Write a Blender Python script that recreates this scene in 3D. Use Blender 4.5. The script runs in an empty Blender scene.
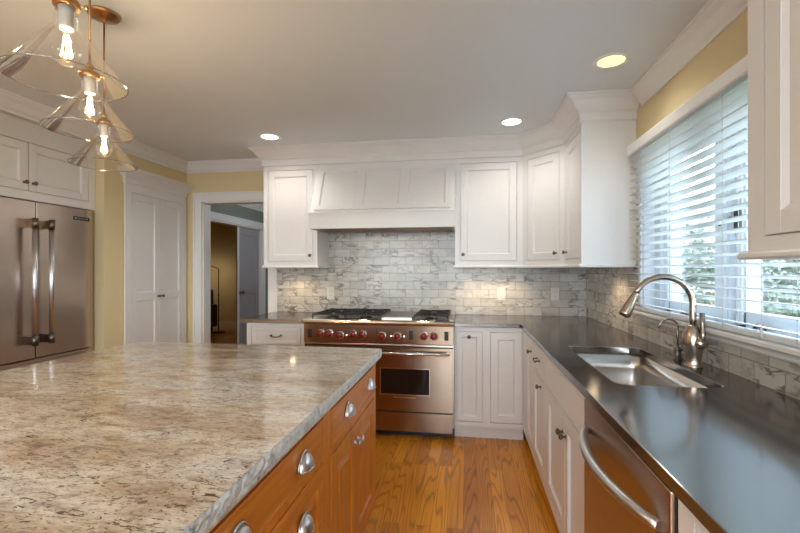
import bpy, bmesh, math, random
from mathutils import Vector, Matrix
random.seed(7)
PI = math.pi
scn = bpy.context.scene
COL = scn.collection

# ------------------------------------------------------------------ camera
cam = bpy.data.objects.new('camera', bpy.data.cameras.new('camera'))
COL.objects.link(cam)
cam.data.sensor_width = 36.0
cam.data.lens = 426.0 / 800.0 * 36.0
cam.data.shift_y = 3.5 / 800.0
cam.data.clip_start = 0.02
cam.location = (0, 0, 1.325)
cam.rotation_euler = (PI / 2, 0, 0.156)
scn.camera = cam

# ------------------------------------------------------------------ world
w = bpy.data.worlds.new('world'); scn.world = w; w.use_nodes = True
wn, wl = w.node_tree.nodes, w.node_tree.links
bg = wn['Background']
tc = wn.new('ShaderNodeTexCoord'); sx = wn.new('ShaderNodeSeparateXYZ'); cr = wn.new('ShaderNodeValToRGB')
wl.new(tc.outputs['Generated'], sx.inputs[0]); wl.new(sx.outputs['Z'], cr.inputs[0]); wl.new(cr.outputs[0], bg.inputs[0])
cr.color_ramp.elements[0].position = 0.0; cr.color_ramp.elements[0].color = (0.88, 0.93, 1.0, 1)
cr.color_ramp.elements[1].position = 0.8; cr.color_ramp.elements[1].color = (0.52, 0.71, 1.0, 1)
bg.inputs[1].default_value = 9.5

vs = scn.view_settings
vs.view_transform = 'Standard'; vs.look = 'None'; vs.gamma = 1.0; vs.use_curve_mapping = False
vs.exposure = 0.74
cy = scn.cycles
cy.caustics_reflective = False; cy.caustics_refractive = False
cy.sample_clamp_indirect = 6.0; cy.max_bounces = 10; cy.diffuse_bounces = 6; cy.transparent_max_bounces = 24

# ------------------------------------------------------------------ dimensions
YB = 3.985      # back wall
XR = 1.05       # window wall
XL = -2.85      # fridge wall
YF = -3.2       # wall behind the camera
ZC = 2.42       # ceiling
U = 3.64        # face of the wall cabinets
BF = 3.367      # face of the back base cabinets
RF = 0.425      # face of the base cabinets under the window
IX = -0.47      # island face

def portal(name, loc, rot, sx_, sy_):
    l = bpy.data.lights.new(name, 'AREA'); l.shape = 'RECTANGLE'; l.size = sx_; l.size_y = sy_
    l.cycles.is_portal = True
    o = bpy.data.objects.new(name, l); COL.objects.link(o); o.location = loc; o.rotation_euler = rot
    return o
portal('window_light', (XR + 0.17, 2.02, 1.56), (0, PI / 2, 0), 0.95, 1.5)
portal('rear_fill_portal', (-1.9, YF - 0.17, 1.25), (PI / 2, 0, 0), 1.8, 2.2)  # portals for the unseen rear windows added as daylight fill
portal('rear_fill_portal', (0.1, YF - 0.17, 1.25), (PI / 2, 0, 0), 1.8, 2.2)
for o_ in [o for o in bpy.data.objects if o.name.startswith('rear_fill_portal')]:
    o_.rotation_euler = (PI / 2, 0, 0)
bpy.data.objects['window_light'].rotation_euler = (0, PI / 2, 0)

# ------------------------------------------------------------------ materials
def new_mat(name):
    m = bpy.data.materials.new(name); m.use_nodes = True
    return m, m.node_tree.nodes, m.node_tree.links, m.node_tree.nodes['Principled BSDF']
def simple(name, col, rough=0.5, metal=0.0, bump=0.0, bscale=60.0, var=0.0, spec=0.5, coat=0.0):
    m, n, l, p = new_mat(name)
    p.inputs['Base Color'].default_value = (*col, 1); p.inputs['Roughness'].default_value = rough
    p.inputs['Metallic'].default_value = metal; p.inputs['Specular IOR Level'].default_value = spec
    p.inputs['Coat Weight'].default_value = coat
    t = n.new('ShaderNodeTexCoord'); no = n.new('ShaderNodeTexNoise'); no.inputs['Scale'].default_value = bscale
    no.inputs['Detail'].default_value = 3
    l.new(t.outputs['Object'], no.inputs['Vector'])
    if bump:
        b = n.new('ShaderNodeBump'); b.inputs['Strength'].default_value = bump; b.inputs['Distance'].default_value = 0.002
        l.new(no.outputs['Fac'], b.inputs['Height']); l.new(b.outputs[0], p.inputs['Normal'])
    mx = n.new('ShaderNodeMix'); mx.data_type = 'RGBA'
    v = max(var, 0.02)
    mx.inputs[6].default_value = (*[c * (1 - v) for c in col], 1); mx.inputs[7].default_value = (*[min(1, c * (1 + v)) for c in col], 1)
    l.new(no.outputs['Fac'], mx.inputs[0]); l.new(mx.outputs[2], p.inputs['Base Color'])
    return m
M = {}
M['white'] = simple('white_cabinet_paint', (0.75, 0.745, 0.735), 0.32, bump=0.03, bscale=25)
M['trim'] = simple('white_trim_paint', (0.77, 0.77, 0.765), 0.35)
M['ceiling'] = simple('ceiling_paint', (0.75, 0.80, 0.84), 0.9, bump=0.1, bscale=120)
M['yellow'] = simple('yellow_wall_paint', (0.70, 0.585, 0.345), 0.75, bump=0.1, bscale=150)
M['hallgreen'] = simple('grey_green_wall_paint', (0.22, 0.25, 0.21), 0.8)
M['greydoor'] = simple('grey_door_paint', (0.34, 0.33, 0.35), 0.5)
M['black'] = simple('black_iron', (0.012, 0.012, 0.012), 0.45)
M['pewter'] = simple('dark_pewter', (0.16, 0.14, 0.12), 0.32, 1.0)
M['satin'] = simple('satin_nickel', (0.60, 0.60, 0.62), 0.32, 1.0)
M['nickel'] = simple('brushed_nickel', (0.44, 0.375, 0.31), 0.22, 1.0)
M['brass'] = simple('aged_brass', (0.45, 0.24, 0.10), 0.28, 1.0)
M['darkglass'] = simple('oven_glass', (0.012, 0.010, 0.010), 0.08)
M['red'] = simple('red_knob', (0.22, 0.006, 0.012), 0.12, coat=1.0)
M['plastic'] = simple('white_plastic', (0.62, 0.60, 0.56), 0.35)
M['darkwood'] = simple('dark_chair_wood', (0.035, 0.016, 0.01), 0.35)
M['blind'] = simple('white_blind', (0.78, 0.80, 0.80), 0.4)
M['vinyl'] = simple('window_vinyl', (0.66, 0.70, 0.74), 0.35)
M['copper'] = simple('hood_liner', (0.42, 0.25, 0.13), 0.3, 1.0)
M['leather'] = simple('brown_leather', (0.09, 0.03, 0.015), 0.4)
M['bark'] = simple('bark', (0.10, 0.075, 0.055), 0.9, bump=0.5, bscale=20)
M['siding'] = simple('house_siding', (0.55, 0.57, 0.58), 0.8)
M['bounce_ground'] = simple('grey_bounce_ground', (0.34, 0.33, 0.32), 0.85)
M['offwhite'] = simple('off_white_bounce_paint', (0.70, 0.68, 0.64), 0.8)  # pale tone picked for the unseen rear wall to cool the bounced light
M['rangetop'] = simple('satin_steel_top', (0.42, 0.40, 0.37), 0.42, 1.0)
M['roof'] = simple('roof_shingle', (0.22, 0.23, 0.24), 0.9)

def blend_thin_glass(name, tint=(1, 1, 1), gloss=0.9, base=0.04):
    m = bpy.data.materials.new(name); m.use_nodes = True; n = m.node_tree.nodes; l = m.node_tree.links
    n.remove(n['Principled BSDF'])
    tr = n.new('ShaderNodeBsdfTransparent'); tr.inputs[0].default_value = (*tint, 1)
    gl = n.new('ShaderNodeBsdfGlossy'); gl.inputs['Roughness'].default_value = 0.02; gl.inputs[0].default_value = (1, 1, 1, 1)
    lw = n.new('ShaderNodeLayerWeight'); lw.inputs[0].default_value = 0.25
    mp = n.new('ShaderNodeMapRange'); mp.inputs[3].default_value = base; mp.inputs[4].default_value = gloss
    mx = n.new('ShaderNodeMixShader')
    l.new(lw.outputs['Fresnel'], mp.inputs[0]); l.new(mp.outputs[0], mx.inputs[0])
    l.new(tr.outputs[0], mx.inputs[1]); l.new(gl.outputs[0], mx.inputs[2]); l.new(mx.outputs[0], n['Material Output'].inputs[0])
    return m
M['glass'] = blend_thin_glass('window_glass', (0.95, 0.98, 0.97), 0.6, 0.03)
M['shade'] = blend_thin_glass('clear_blown_glass', (0.98, 0.97, 0.95), 0.6, 0.05)
M['rimglass'] = blend_thin_glass('thick_glass_rim', (0.62, 0.54, 0.44), 0.7, 0.3)

def emit(name, col, s):
    m = bpy.data.materials.new(name); m.use_nodes = True; n = m.node_tree.nodes; l = m.node_tree.links
    n.remove(n['Principled BSDF']); e = n.new('ShaderNodeEmission'); e.inputs[0].default_value = (*col, 1); e.inputs[1].default_value = s
    l.new(e.outputs[0], n['Material Output'].inputs[0]); return m
M['lens'] = emit('lamp_lens', (1.0, 0.93, 0.80), 5.0)
M['lens_yellow'] = emit('warm_lamp_lens', (1.0, 0.82, 0.30), 1.3)
M['filament'] = emit('filament', (1.0, 0.66, 0.30), 60.0)
M['puck'] = emit('puck_lens', (1.0, 0.75, 0.45), 12.0)
M['lampglow'] = emit('floor_lamp_bulb', (1.0, 0.72, 0.35), 8.0)

def vmath(n, l, op, a, b):
    v = n.new('ShaderNodeVectorMath'); v.operation = op
    l.new(a, v.inputs[0])
    if hasattr(b, 'is_output'): l.new(b, v.inputs[1])
    else: v.inputs[1].default_value = b
    return v.outputs[0]
def ramp(n, l, src, stops):
    r = n.new('ShaderNodeValToRGB'); l.new(src, r.inputs[0]); e = r.color_ramp.elements
    while len(e) < len(stops): e.new(0.5)
    for k, (p, c) in enumerate(stops): e[k].position = p; e[k].color = (*c, 1)
    return r.outputs[0]
def noise(n, l, vec, scale, detail=4, rough=0.55, dist=0.0):
    t = n.new('ShaderNodeTexNoise'); l.new(vec, t.inputs['Vector'])
    t.inputs['Scale'].default_value = scale; t.inputs['Detail'].default_value = detail
    t.inputs['Roughness'].default_value = rough; t.inputs['Distortion'].default_value = dist
    return t.outputs['Fac']
def mixc(n, l, fac, a, b, mode='MIX'):
    m = n.new('ShaderNodeMix'); m.data_type = 'RGBA'; m.blend_type = mode
    if hasattr(fac, 'is_output'): l.new(fac, m.inputs[0])
    else: m.inputs[0].default_value = fac
    for k, x in ((6, a), (7, b)):
        if hasattr(x, 'is_output'): l.new(x, m.inputs[k])
        else: m.inputs[k].default_value = (*x, 1)
    return m.outputs[2]

def brick(n, l, vec, bw, rh, mortar, c1, c2, cm, offset=0.5):
    b = n.new('ShaderNodeTexBrick'); l.new(vec, b.inputs['Vector'])
    b.inputs['Scale'].default_value = 1.0; b.inputs['Brick Width'].default_value = bw; b.inputs['Row Height'].default_value = rh
    b.inputs['Mortar Size'].default_value = mortar; b.inputs['Mortar Smooth'].default_value = 0.1; b.inputs['Bias'].default_value = 0
    b.inputs['Color1'].default_value = (*c1, 1); b.inputs['Color2'].default_value = (*c2, 1); b.inputs['Mortar'].default_value = (*cm, 1)
    b.offset = offset
    return b
def swizzle(n, l, src, order, off=(0, 0, 0)):
    s = n.new('ShaderNodeSeparateXYZ'); l.new(src, s.inputs[0]); c = n.new('ShaderNodeCombineXYZ')
    for k, a in enumerate(order):
        if a in 'XYZ': l.new(s.outputs[a], c.inputs[k])
    return vmath(n, l, 'ADD', c.outputs[0], off)

def marble_tile(name, order):
    m, n, l, p = new_mat(name)
    t = n.new('ShaderNodeTexCoord')
    v = swizzle(n, l, t.outputs['Object'], order, (0.03, -0.914, 0))
    b = brick(n, l, v, 0.154, 0.0765, 0.0022, (0, 0, 0), (1, 1, 1), (0.5, 0.5, 0.5))
    sh = vmath(n, l, 'SCALE', b.outputs['Color'], (0, 0, 0)); l.nodes if False else None
    sc_ = sh.node; sc_.inputs['Scale'].default_value = 23.0
    vv = vmath(n, l, 'ADD', v, sh)
    # slanted veins
    mp = n.new('ShaderNodeMapping'); l.new(vv, mp.inputs[0]); mp.inputs['Rotation'].default_value = (0, 0, 0.9); mp.inputs['Scale'].default_value = (1.0, 3.2, 1)
    f1 = noise(n, l, mp.outputs[0], 4.2, 4, 0.55, 0.8)
    veins = ramp(n, l, f1, [(0.45, (0, 0, 0)), (0.49, (1, 1, 1)), (0.51, (1, 1, 1)), (0.56, (0, 0, 0))])
    f2 = noise(n, l, vv, 5.0, 3)
    gate = ramp(n, l, f2, [(0.42, (0, 0, 0)), (0.62, (1, 1, 1))])
    vg = mixc(n, l, 1.0, veins, gate, 'MULTIPLY')
    cloud = ramp(n, l, noise(n, l, vv, 9.0, 4), [(0.3, (0.40, 0.375, 0.335)), (0.7, (0.60, 0.575, 0.53))])
    tint = mixc(n, l, 0.35, cloud, mixc(n, l, b.outputs['Color'], (0.30, 0.28, 0.25), (0.66, 0.64, 0.60)))
    c = mixc(n, l, vg, tint, (0.17, 0.145, 0.12))
    c = mixc(n, l, b.outputs['Fac'], c, (0.27, 0.25, 0.22))
    l.new(c, p.inputs['Base Color']); p.inputs['Roughness'].default_value = 0.22
    bu = n.new('ShaderNodeBump'); bu.invert = True; bu.inputs['Strength'].default_value = 0.6; bu.inputs['Distance'].default_value = 0.002
    l.new(b.outputs['Fac'], bu.inputs['Height']); l.new(bu.outputs[0], p.inputs['Normal'])
    return m
M['tile_back'] = marble_tile('marble_subway_tile', ('X', 'Z', ' '))
M['tile_side'] = marble_tile('marble_subway_tile', ('Y', 'Z', ' '))

def oak_floor():
    m, n, l, p = new_mat('oak_floorboards')
    t = n.new('ShaderNodeTexCoord')
    v = swizzle(n, l, t.outputs['Object'], ('Y', 'X', ' '), (0, 0.02, 0))
    b = brick(n, l, v, 1.1, 0.083, 0.0007, (0, 0, 0), (1, 1, 1), (0.5, 0.5, 0.5), 0.37)
    sh = vmath(n, l, 'SCALE', b.outputs['Color'], (0, 0, 0)); sh.node.inputs['Scale'].default_value = 17.0
    vv = vmath(n, l, 'ADD', v, sh)
    mp = n.new('ShaderNodeMapping'); l.new(vv, mp.inputs[0]); mp.inputs['Scale'].default_value = (0.55, 8.0, 1)
    # cathedral rings: contour bands of a smooth stretched field
    f = noise(n, l, mp.outputs[0], 1.0, 1.5, 0.3, 0.1)
    mu = n.new('ShaderNodeMath'); mu.operation = 'MULTIPLY'; l.new(f, mu.inputs[0]); mu.inputs[1].default_value = 20.0
    fr = n.new('ShaderNodeMath'); fr.operation = 'FRACT'; l.new(mu.outputs[0], fr.inputs[0])
    rings = ramp(n, l, fr.outputs[0], [(0.0, (0.25, 0.2, 0.18)), (0.22, (1, 1, 1)), (0.8, (0.92, 0.92, 0.92)), (1.0, (0.25, 0.2, 0.18))])
    mp2 = n.new('ShaderNodeMapping'); l.new(vv, mp2.inputs[0]); mp2.inputs['Scale'].default_value = (6, 220, 1)
    fine = noise(n, l, mp2.outputs[0], 1.0, 3)
    base = mixc(n, l, b.outputs['Color'], (0.50, 0.17, 0.010), (0.85, 0.36, 0.028))
    c = mixc(n, l, 0.6, base, rings, 'MULTIPLY')
    c = mixc(n, l, 0.35, c, ramp(n, l, fine, [(0.35, (0.55, 0.45, 0.4)), (0.6, (1, 1, 1))]), 'MULTIPLY')
    c = mixc(n, l, b.outputs['Fac'], c, (0.09, 0.03, 0.008))
    l.new(c, p.inputs['Base Color']); p.inputs['Roughness'].default_value = 0.28
    return m
M['floor'] = oak_floor()

def island_wood(name, order):
    m, n, l, p = new_mat(name)
    t = n.new('ShaderNodeTexCoord'); v = swizzle(n, l, t.outputs['Object'], order)
    mp = n.new('ShaderNodeMapping'); l.new(v, mp.inputs[0]); mp.inputs['Scale'].default_value = (2.0, 30, 30)
    f = noise(n, l, mp.outputs[0], 1.0, 5, 0.6, 0.4)
    f2 = noise(n, l, v, 5.0, 2)
    c = ramp(n, l, f, [(0.25, (0.46, 0.125, 0.011)), (0.75, (0.76, 0.27, 0.028))])
    c = mixc(n, l, 0.35, c, ramp(n, l, f2, [(0.3, (0.6, 0.55, 0.5)), (0.7, (1, 1, 1))]), 'MULTIPLY')
    l.new(c, p.inputs['Base Color']); p.inputs['Roughness'].default_value = 0.33; p.inputs['Coat Weight'].default_value = 0.2
    return m
M['wood_h'] = island_wood('honey_maple_across', ('Y', 'Z', 'X'))
M['wood_v'] = island_wood('honey_maple_upright', ('Z', 'Y', 'X'))

def granite():
    m, n, l, p = new_mat('cream_granite')
    t = n.new('ShaderNodeTexCoord')
    mp = n.new('ShaderNodeMapping'); l.new(t.outputs['Object'], mp.inputs[0])
    mp.inputs['Rotation'].default_value = (0, 0, -0.25); mp.inputs['Scale'].default_value = (1.0, 2.6, 1.0)
    v = mp.outputs[0]
    big = noise(n, l, v, 2.2, 5, 0.6, 0.6)
    c = ramp(n, l, big, [(0.28, (0.30, 0.22, 0.16)), (0.42, (0.46, 0.39, 0.31)), (0.52, (0.57, 0.54, 0.48)), (0.66, (0.56, 0.57, 0.57)), (0.8, (0.38, 0.36, 0.33))])
    mid = noise(n, l, v, 14, 6, 0.65, 0.8)
    c = mixc(n, l, 0.7, c, ramp(n, l, mid, [(0.34, (0.36, 0.28, 0.22)), (0.44, (0.85, 0.78, 0.70)), (0.62, (1.2, 1.18, 1.15))]), 'MULTIPLY')
    fl = noise(n, l, v, 26, 4, 0.6, 1.6)
    gate = noise(n, l, v, 4.5, 3)
    f1 = ramp(n, l, fl, [(0.37, (1, 1, 1)), (0.41, (0, 0, 0))])
    g1 = ramp(n, l, gate, [(0.40, (0, 0, 0)), (0.56, (1, 1, 1))])
    fg = mixc(n, l, 1.0, f1, g1, 'MULTIPLY')
    c = mixc(n, l, fg, c, (0.09, 0.05, 0.035))
    f3 = ramp(n, l, noise(n, l, v, 55, 3, 0.6, 1.2), [(0.36, (1, 1, 1)), (0.41, (0, 0, 0))])
    c = mixc(n, l, f3, c, (0.20, 0.13, 0.09))
    fine = noise(n, l, v, 90, 3, 0.7)
    c = mixc(n, l, 0.55, c, ramp(n, l, fine, [(0.35, (0.55, 0.5, 0.47)), (0.5, (1, 1, 1)), (0.7, (1.15, 1.15, 1.15))]), 'MULTIPLY')
    l.new(c, p.inputs['Base Color']); p.inputs['Roughness'].default_value = 0.12
    p.inputs['Coat Weight'].default_value = 0.3; p.inputs['Coat Roughness'].default_value = 0.03
    return m
M['granite'] = granite()
def granite_edge():
    m, n, l, p = new_mat('granite_chiselled_edge')
    t = n.new('ShaderNodeTexCoord'); v = t.outputs['Object']
    c = ramp(n, l, noise(n, l, v, 45, 5, 0.7, 0.6), [(0.30, (0.08, 0.09, 0.11)), (0.40, (0.38, 0.40, 0.41)), (0.6, (0.62, 0.63, 0.61))])
    l.new(c, p.inputs['Base Color']); p.inputs['Roughness'].default_value = 0.3
    b = n.new('ShaderNodeBump'); b.inputs['Strength'].default_value = 0.5; b.inputs['Distance'].default_value = 0.004
    l.new(noise(n, l, v, 60, 3), b.inputs['Height']); l.new(b.outputs[0], p.inputs['Normal'])
    return m
M['granite_edge'] = granite_edge()
def dark_stone():
    m, n, l, p = new_mat('honed_black_granite')
    t = n.new('ShaderNodeTexCoord'); v = t.outputs['Object']
    c = ramp(n, l, noise(n, l, v, 160, 4, 0.7), [(0.4, (0.022, 0.015, 0.012)), (0.7, (0.060, 0.042, 0.034))])
    l.new(c, p.inputs['Base Color'])
    r = ramp(n, l, noise(n, l, v, 5, 4), [(0.3, (0.10, 0.10, 0.10)), (0.7, (0.16, 0.16, 0.16))]); l.new(r, p.inputs['Roughness'])
    p.inputs['Specular IOR Level'].default_value = 1.0; p.inputs['IOR'].default_value = 2.3
    return m
M['stone'] = dark_stone()
def steel(name, order, col=(0.56, 0.50, 0.44), r=0.24):
    m, n, l, p = new_mat(name)
    t = n.new('ShaderNodeTexCoord'); v = swizzle(n, l, t.outputs['Object'], order)
    mp = n.new('ShaderNodeMapping'); l.new(v, mp.inputs[0]); mp.inputs['Scale'].default_value = (1.0, 60, 60)
    f = noise(n, l, mp.outputs[0], 1.0, 1)
    l.new(ramp(n, l, f, [(0.3, tuple(c * 0.985 for c in col)), (0.7, col)]), p.inputs['Base Color'])
    l.new(ramp(n, l, f, [(0.3, (r - 0.01,) * 3), (0.7, (r + 0.01,) * 3)]), p.inputs['Roughness'])
    p.inputs['Metallic'].default_value = 1.0
    return m
M['steel_x'] = steel('brushed_steel_range', ('X', 'Z', 'Y'), (0.35, 0.265, 0.195), 0.19)
M['steel_y'] = steel('brushed_steel_appliance', ('Z', 'Y', 'X'), (0.56, 0.47, 0.41), 0.26)
M['steel_dw'] = steel('brushed_steel_dishwasher', ('Y', 'Z', 'X'), (0.52, 0.41, 0.31), 0.26)
M['sink'] = steel('brushed_steel_sink', ('Y', 'Z', 'X'), (0.62, 0.58, 0.54), 0.25)
M['chrome'] = simple('polished_steel', (0.72, 0.70, 0.68), 0.14, 1.0)
def grass_mat():
    m, n, l, p = new_mat('lawn')
    t = n.new('ShaderNodeTexCoord')
    l.new(ramp(n, l, noise(n, l, t.outputs['Object'], 2.0, 5), [(0.3, (0.04, 0.075, 0.035)), (0.7, (0.075, 0.12, 0.06))]), p.inputs['Base Color'])
    p.inputs['Roughness'].default_value = 0.9
    return m
M['lawn'] = grass_mat()
def leaf_mat(name, a, b):
    m, n, l, p = new_mat(name)
    t = n.new('ShaderNodeTexCoord')
    l.new(ramp(n, l, noise(n, l, t.outputs['Object'], 3.0, 3), [(0.3, a), (0.7, b)]), p.inputs['Base Color'])
    p.inputs['Roughness'].default_value = 0.5
    return m
M['leaf'] = leaf_mat('leaves', (0.035, 0.055, 0.035), (0.13, 0.17, 0.12))
M['leaf_dark'] = leaf_mat('dark_leaves', (0.02, 0.035, 0.024), (0.09, 0.12, 0.085))

# ------------------------------------------------------------------ geometry helpers
class Fr:
    """face frame: o origin, u along, v up, n outward"""
    def __init__(s, o, u, n, v=(0, 0, 1)):
        s.o = Vector(o); s.u = Vector(u).normalized(); s.v = Vector(v); s.n = Vector(n).normalized()
    def p(s, a, b, c): return s.o + s.u * a + s.v * b + s.n * c
WORLD = Fr((0, 0, 0), (1, 0, 0), (0, 1, 0))   # p(x, z, y)

def bm_new(): return bmesh.new()
def box(bm, x0, x1, y0, y1, z0, z1):
    vs_ = [bm.verts.new((x, y, z)) for x in (x0, x1) for y in (y0, y1) for z in (z0, z1)]
    for f in ((0, 1, 3, 2), (4, 6, 7, 5), (0, 4, 5, 1), (2, 3, 7, 6), (0, 2, 6, 4), (1, 5, 7, 3)):
        bm.faces.new([vs_[i] for i in f])
def fbox(bm, F, u0, u1, v0, v1, n0, n1):
    vs_ = [bm.verts.new(F.p(a, b, c)) for a in (u0, u1) for b in (v0, v1) for c in (n0, n1)]
    for f in ((0, 1, 3, 2), (4, 6, 7, 5), (0, 4, 5, 1), (2, 3, 7, 6), (0, 2, 6, 4), (1, 5, 7, 3)):
        bm.faces.new([vs_[i] for i in f])
def prism(bm, pts, z0, z1):
    a = [bm.verts.new((x, y, z0)) for x, y in pts]; b = [bm.verts.new((x, y, z1)) for x, y in pts]
    bm.faces.new(a); bm.faces.new(b)
    for i in range(len(pts)):
        j = (i + 1) % len(pts); bm.faces.new([a[i], a[j], b[j], b[i]])
def fprism(bm, F, pts, u0, u1):
    """section pts=(n,v) extruded along u"""
    a = [bm.verts.new(F.p(u0, v, n)) for n, v in pts]; b = [bm.verts.new(F.p(u1, v, n)) for n, v in pts]
    bm.faces.new(a); bm.faces.new(b)
    for i in range(len(pts)):
        j = (i + 1) % len(pts); bm.faces.new([a[i], a[j], b[j], b[i]])
def lathe(bm, o, axis, prof, seg=24, cap=True):
    """prof: (radius, height along axis)"""
    o = Vector(o); ax = Vector(axis).normalized()
    t = Vector((1, 0, 0)) if abs(ax.x) < 0.9 else Vector((0, 1, 0))
    e1 = ax.cross(t).normalized(); e2 = ax.cross(e1)
    rings = []
    for r, h in prof:
        rings.append([bm.verts.new(o + ax * h + (e1 * math.cos(2 * PI * k / seg) + e2 * math.sin(2 * PI * k / seg)) * max(r, 1e-5)) for k in range(seg)])
    for a, b in zip(rings, rings[1:]):
        for k in range(seg):
            f = bm.faces.new([a[k], a[(k + 1) % seg], b[(k + 1) % seg], b[k]]); f.smooth = True
    if cap:
        bm.faces.new(rings[0]); bm.faces.new(rings[-1])
def tube(bm, pts, r, seg=12, radii=None):
    pts = [Vector(p) for p in pts]
    rings = []; prev = None
    for i, p in enumerate(pts):
        d = (pts[min(i + 1, len(pts) - 1)] - pts[max(i - 1, 0)]).normalized()
        if prev is None:
            t = Vector((0, 0, 1)) if abs(d.z) < 0.9 else Vector((1, 0, 0))
            e1 = d.cross(t).normalized()
        else:
            e1 = (prev - d * prev.dot(d)).normalized()
        prev = e1; e2 = d.cross(e1)
        rr = radii[i] if radii else r
        rings.append([bm.verts.new(p + (e1 * math.cos(2 * PI * k / seg) + e2 * math.sin(2 * PI * k / seg)) * rr) for k in range(seg)])
    for a, b in zip(rings, rings[1:]):
        for k in range(seg):
            f = bm.faces.new([a[k], a[(k + 1) % seg], b[(k + 1) % seg], b[k]]); f.smooth = True
    bm.faces.new(rings[0]); bm.faces.new(rings[-1])
def sweep(bm, path, prof, side=1):
    """horizontal moulding: path of (x,y), prof of (out, z); out is to the left of travel when side=1"""
    P = [Vector((x, y)) for x, y in path]; n = len(P); rows = []
    for i in range(n):
        ds = []
        if i > 0: ds.append((P[i] - P[i - 1]).normalized())
        if i < n - 1: ds.append((P[i + 1] - P[i]).normalized())
        ns = [Vector((-d.y, d.x)) * side for d in ds]
        if len(ns) == 2:
            m = (ns[0] + ns[1]); m = m / m.length_squared * 2
        else: m = ns[0]
        rows.append([bm.verts.new((P[i].x + m.x * o, P[i].y + m.y * o, z)) for o, z in prof])
    k = len(prof)
    for a, b in zip(rows, rows[1:]):
        for j in range(k):
            bm.faces.new([a[j], a[(j + 1) % k], b[(j + 1) % k], b[j]])
    bm.faces.new(rows[0]); bm.faces.new(rows[-1])

def wloc(o):
    v = Vector((0, 0, 0))
    while o is not None: v += Vector(o.location); o = o.parent
    return v
def obj(name, bm, mat, parent=None, bevel=0.0, seg=2, smooth=False, fix=True):
    if fix: bmesh.ops.recalc_face_normals(bm, faces=bm.faces)
    if parent is not None: bmesh.ops.translate(bm, verts=bm.verts, vec=-wloc(parent))
    me = bpy.data.meshes.new(name); bm.to_mesh(me); bm.free()
    for mm in (mat if isinstance(mat, list) else [mat]): me.materials.append(mm)
    if smooth:
        for p in me.polygons: p.use_smooth = True
    o = bpy.data.objects.new(name, me); COL.objects.link(o)
    if parent is not None: o.parent = parent
    if bevel:
        b = o.modifiers.new('bevel', 'BEVEL'); b.width = bevel; b.segments = seg; b.limit_method = 'ANGLE'; b.angle_limit = 0.6
        b.harden_normals = False
    return o
def tag(o, label, cat, group=None, kind=None):
    if label: o['label'] = label
    if cat: o['category'] = cat
    if group: o['group'] = group
    if kind: o['kind'] = kind
    return o
def struct(name, bm, mat, **k):
    o = obj(name, bm, mat, **k); o['kind'] = 'structure'; return o
def thing(name, loc, label, cat, group=None):
    o = bpy.data.objects.new(name, None); COL.objects.link(o); o.location = loc; o.empty_display_size = 0.1
    return tag(o, label, cat, group)
def copy_tree(o, parent=None):
    c = o.copy(); COL.objects.link(c)
    if parent is not None: c.parent = parent
    for ch in list(o.children): copy_tree(ch, c)
    return c
def text(name, s, size, F, u, v, n, mat, parent, depth=0.0008, align='CENTER'):
    cu = bpy.data.curves.new(name, 'FONT'); cu.body = s; cu.size = size; cu.extrude = depth; cu.align_x = align; cu.align_y = 'CENTER'
    to = bpy.data.objects.new(name, cu); COL.objects.link(to)
    bpy.context.view_layer.update()
    me = bpy.data.meshes.new_from_object(to); bpy.data.objects.remove(to)
    o = F.p(u, v, n); uu = F.v.cross(F.n)
    R = Matrix((uu, F.v, F.n)).transposed().to_4x4()
    me.transform(Matrix.Translation(o) @ R)
    me.transform(Matrix.Translation(-wloc(parent)))
    me.materials.clear(); me.materials.append(mat)
    t = bpy.data.objects.new(name, me); COL.objects.link(t); t.parent = parent
    return t

# ------------------------------------------------------------------ joinery helpers
def front(bm, F, u0, u1, v0, v1, n0=0.0, th=0.02, st=0.055, rec=0.012, cham=0.009, mids=(), raised=False):
    """panelled door or drawer front; mids = (v_low, v_high) of middle rails"""
    fbox(bm, F, u0, u0 + st, v0, v1, n0, n0 + th); fbox(bm, F, u1 - st, u1, v0, v1, n0, n0 + th)
    cuts = [v0 + st] + [x for m in mids for x in m] + [v1 - st]
    rails = [(v0, v0 + st)] + list(mids) + [(v1 - st, v1)]
    for a, b in rails: fbox(bm, F, u0 + st, u1 - st, a, b, n0, n0 + th)
    for i in range(0, len(cuts), 2):
        a, b = cuts[i], cuts[i + 1]; x0, x1 = u0 + st, u1 - st
        fbox(bm, F, x0, x1, a, b, n0, n0 + th - rec)
        o = [(x0, a), (x1, a), (x1, b), (x0, b)]; q = [(x0 + cham, a + cham), (x1 - cham, a + cham), (x1 - cham, b - cham), (x0 + cham, b - cham)]
        ov = [bm.verts.new(F.p(s, t, n0 + th - 0.002)) for s, t in o]; qv = [bm.verts.new(F.p(s, t, n0 + th - rec + 0.0006)) for s, t in q]
        for k in range(4): bm.faces.new([ov[k], ov[(k + 1) % 4], qv[(k + 1) % 4], qv[k]])
        if raised:
            g = 0.035
            if x1 - x0 > 2.5 * g and b - a > 2.5 * g:
                r0 = [(x0 + cham, a + cham), (x1 - cham, a + cham), (x1 - cham, b - cham), (x0 + cham, b - cham)]
                r1 = [(x0 + g, a + g), (x1 - g, a + g), (x1 - g, b - g), (x0 + g, b - g)]
                a0 = [bm.verts.new(F.p(s, t, n0 + th - rec + 0.001)) for s, t in r0]; a1 = [bm.verts.new(F.p(s, t, n0 + th - 0.002)) for s, t in r1]
                for k in range(4): bm.faces.new([a0[k], a0[(k + 1) % 4], a1[(k + 1) % 4], a1[k]])
                bm.faces.new(a1)
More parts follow.
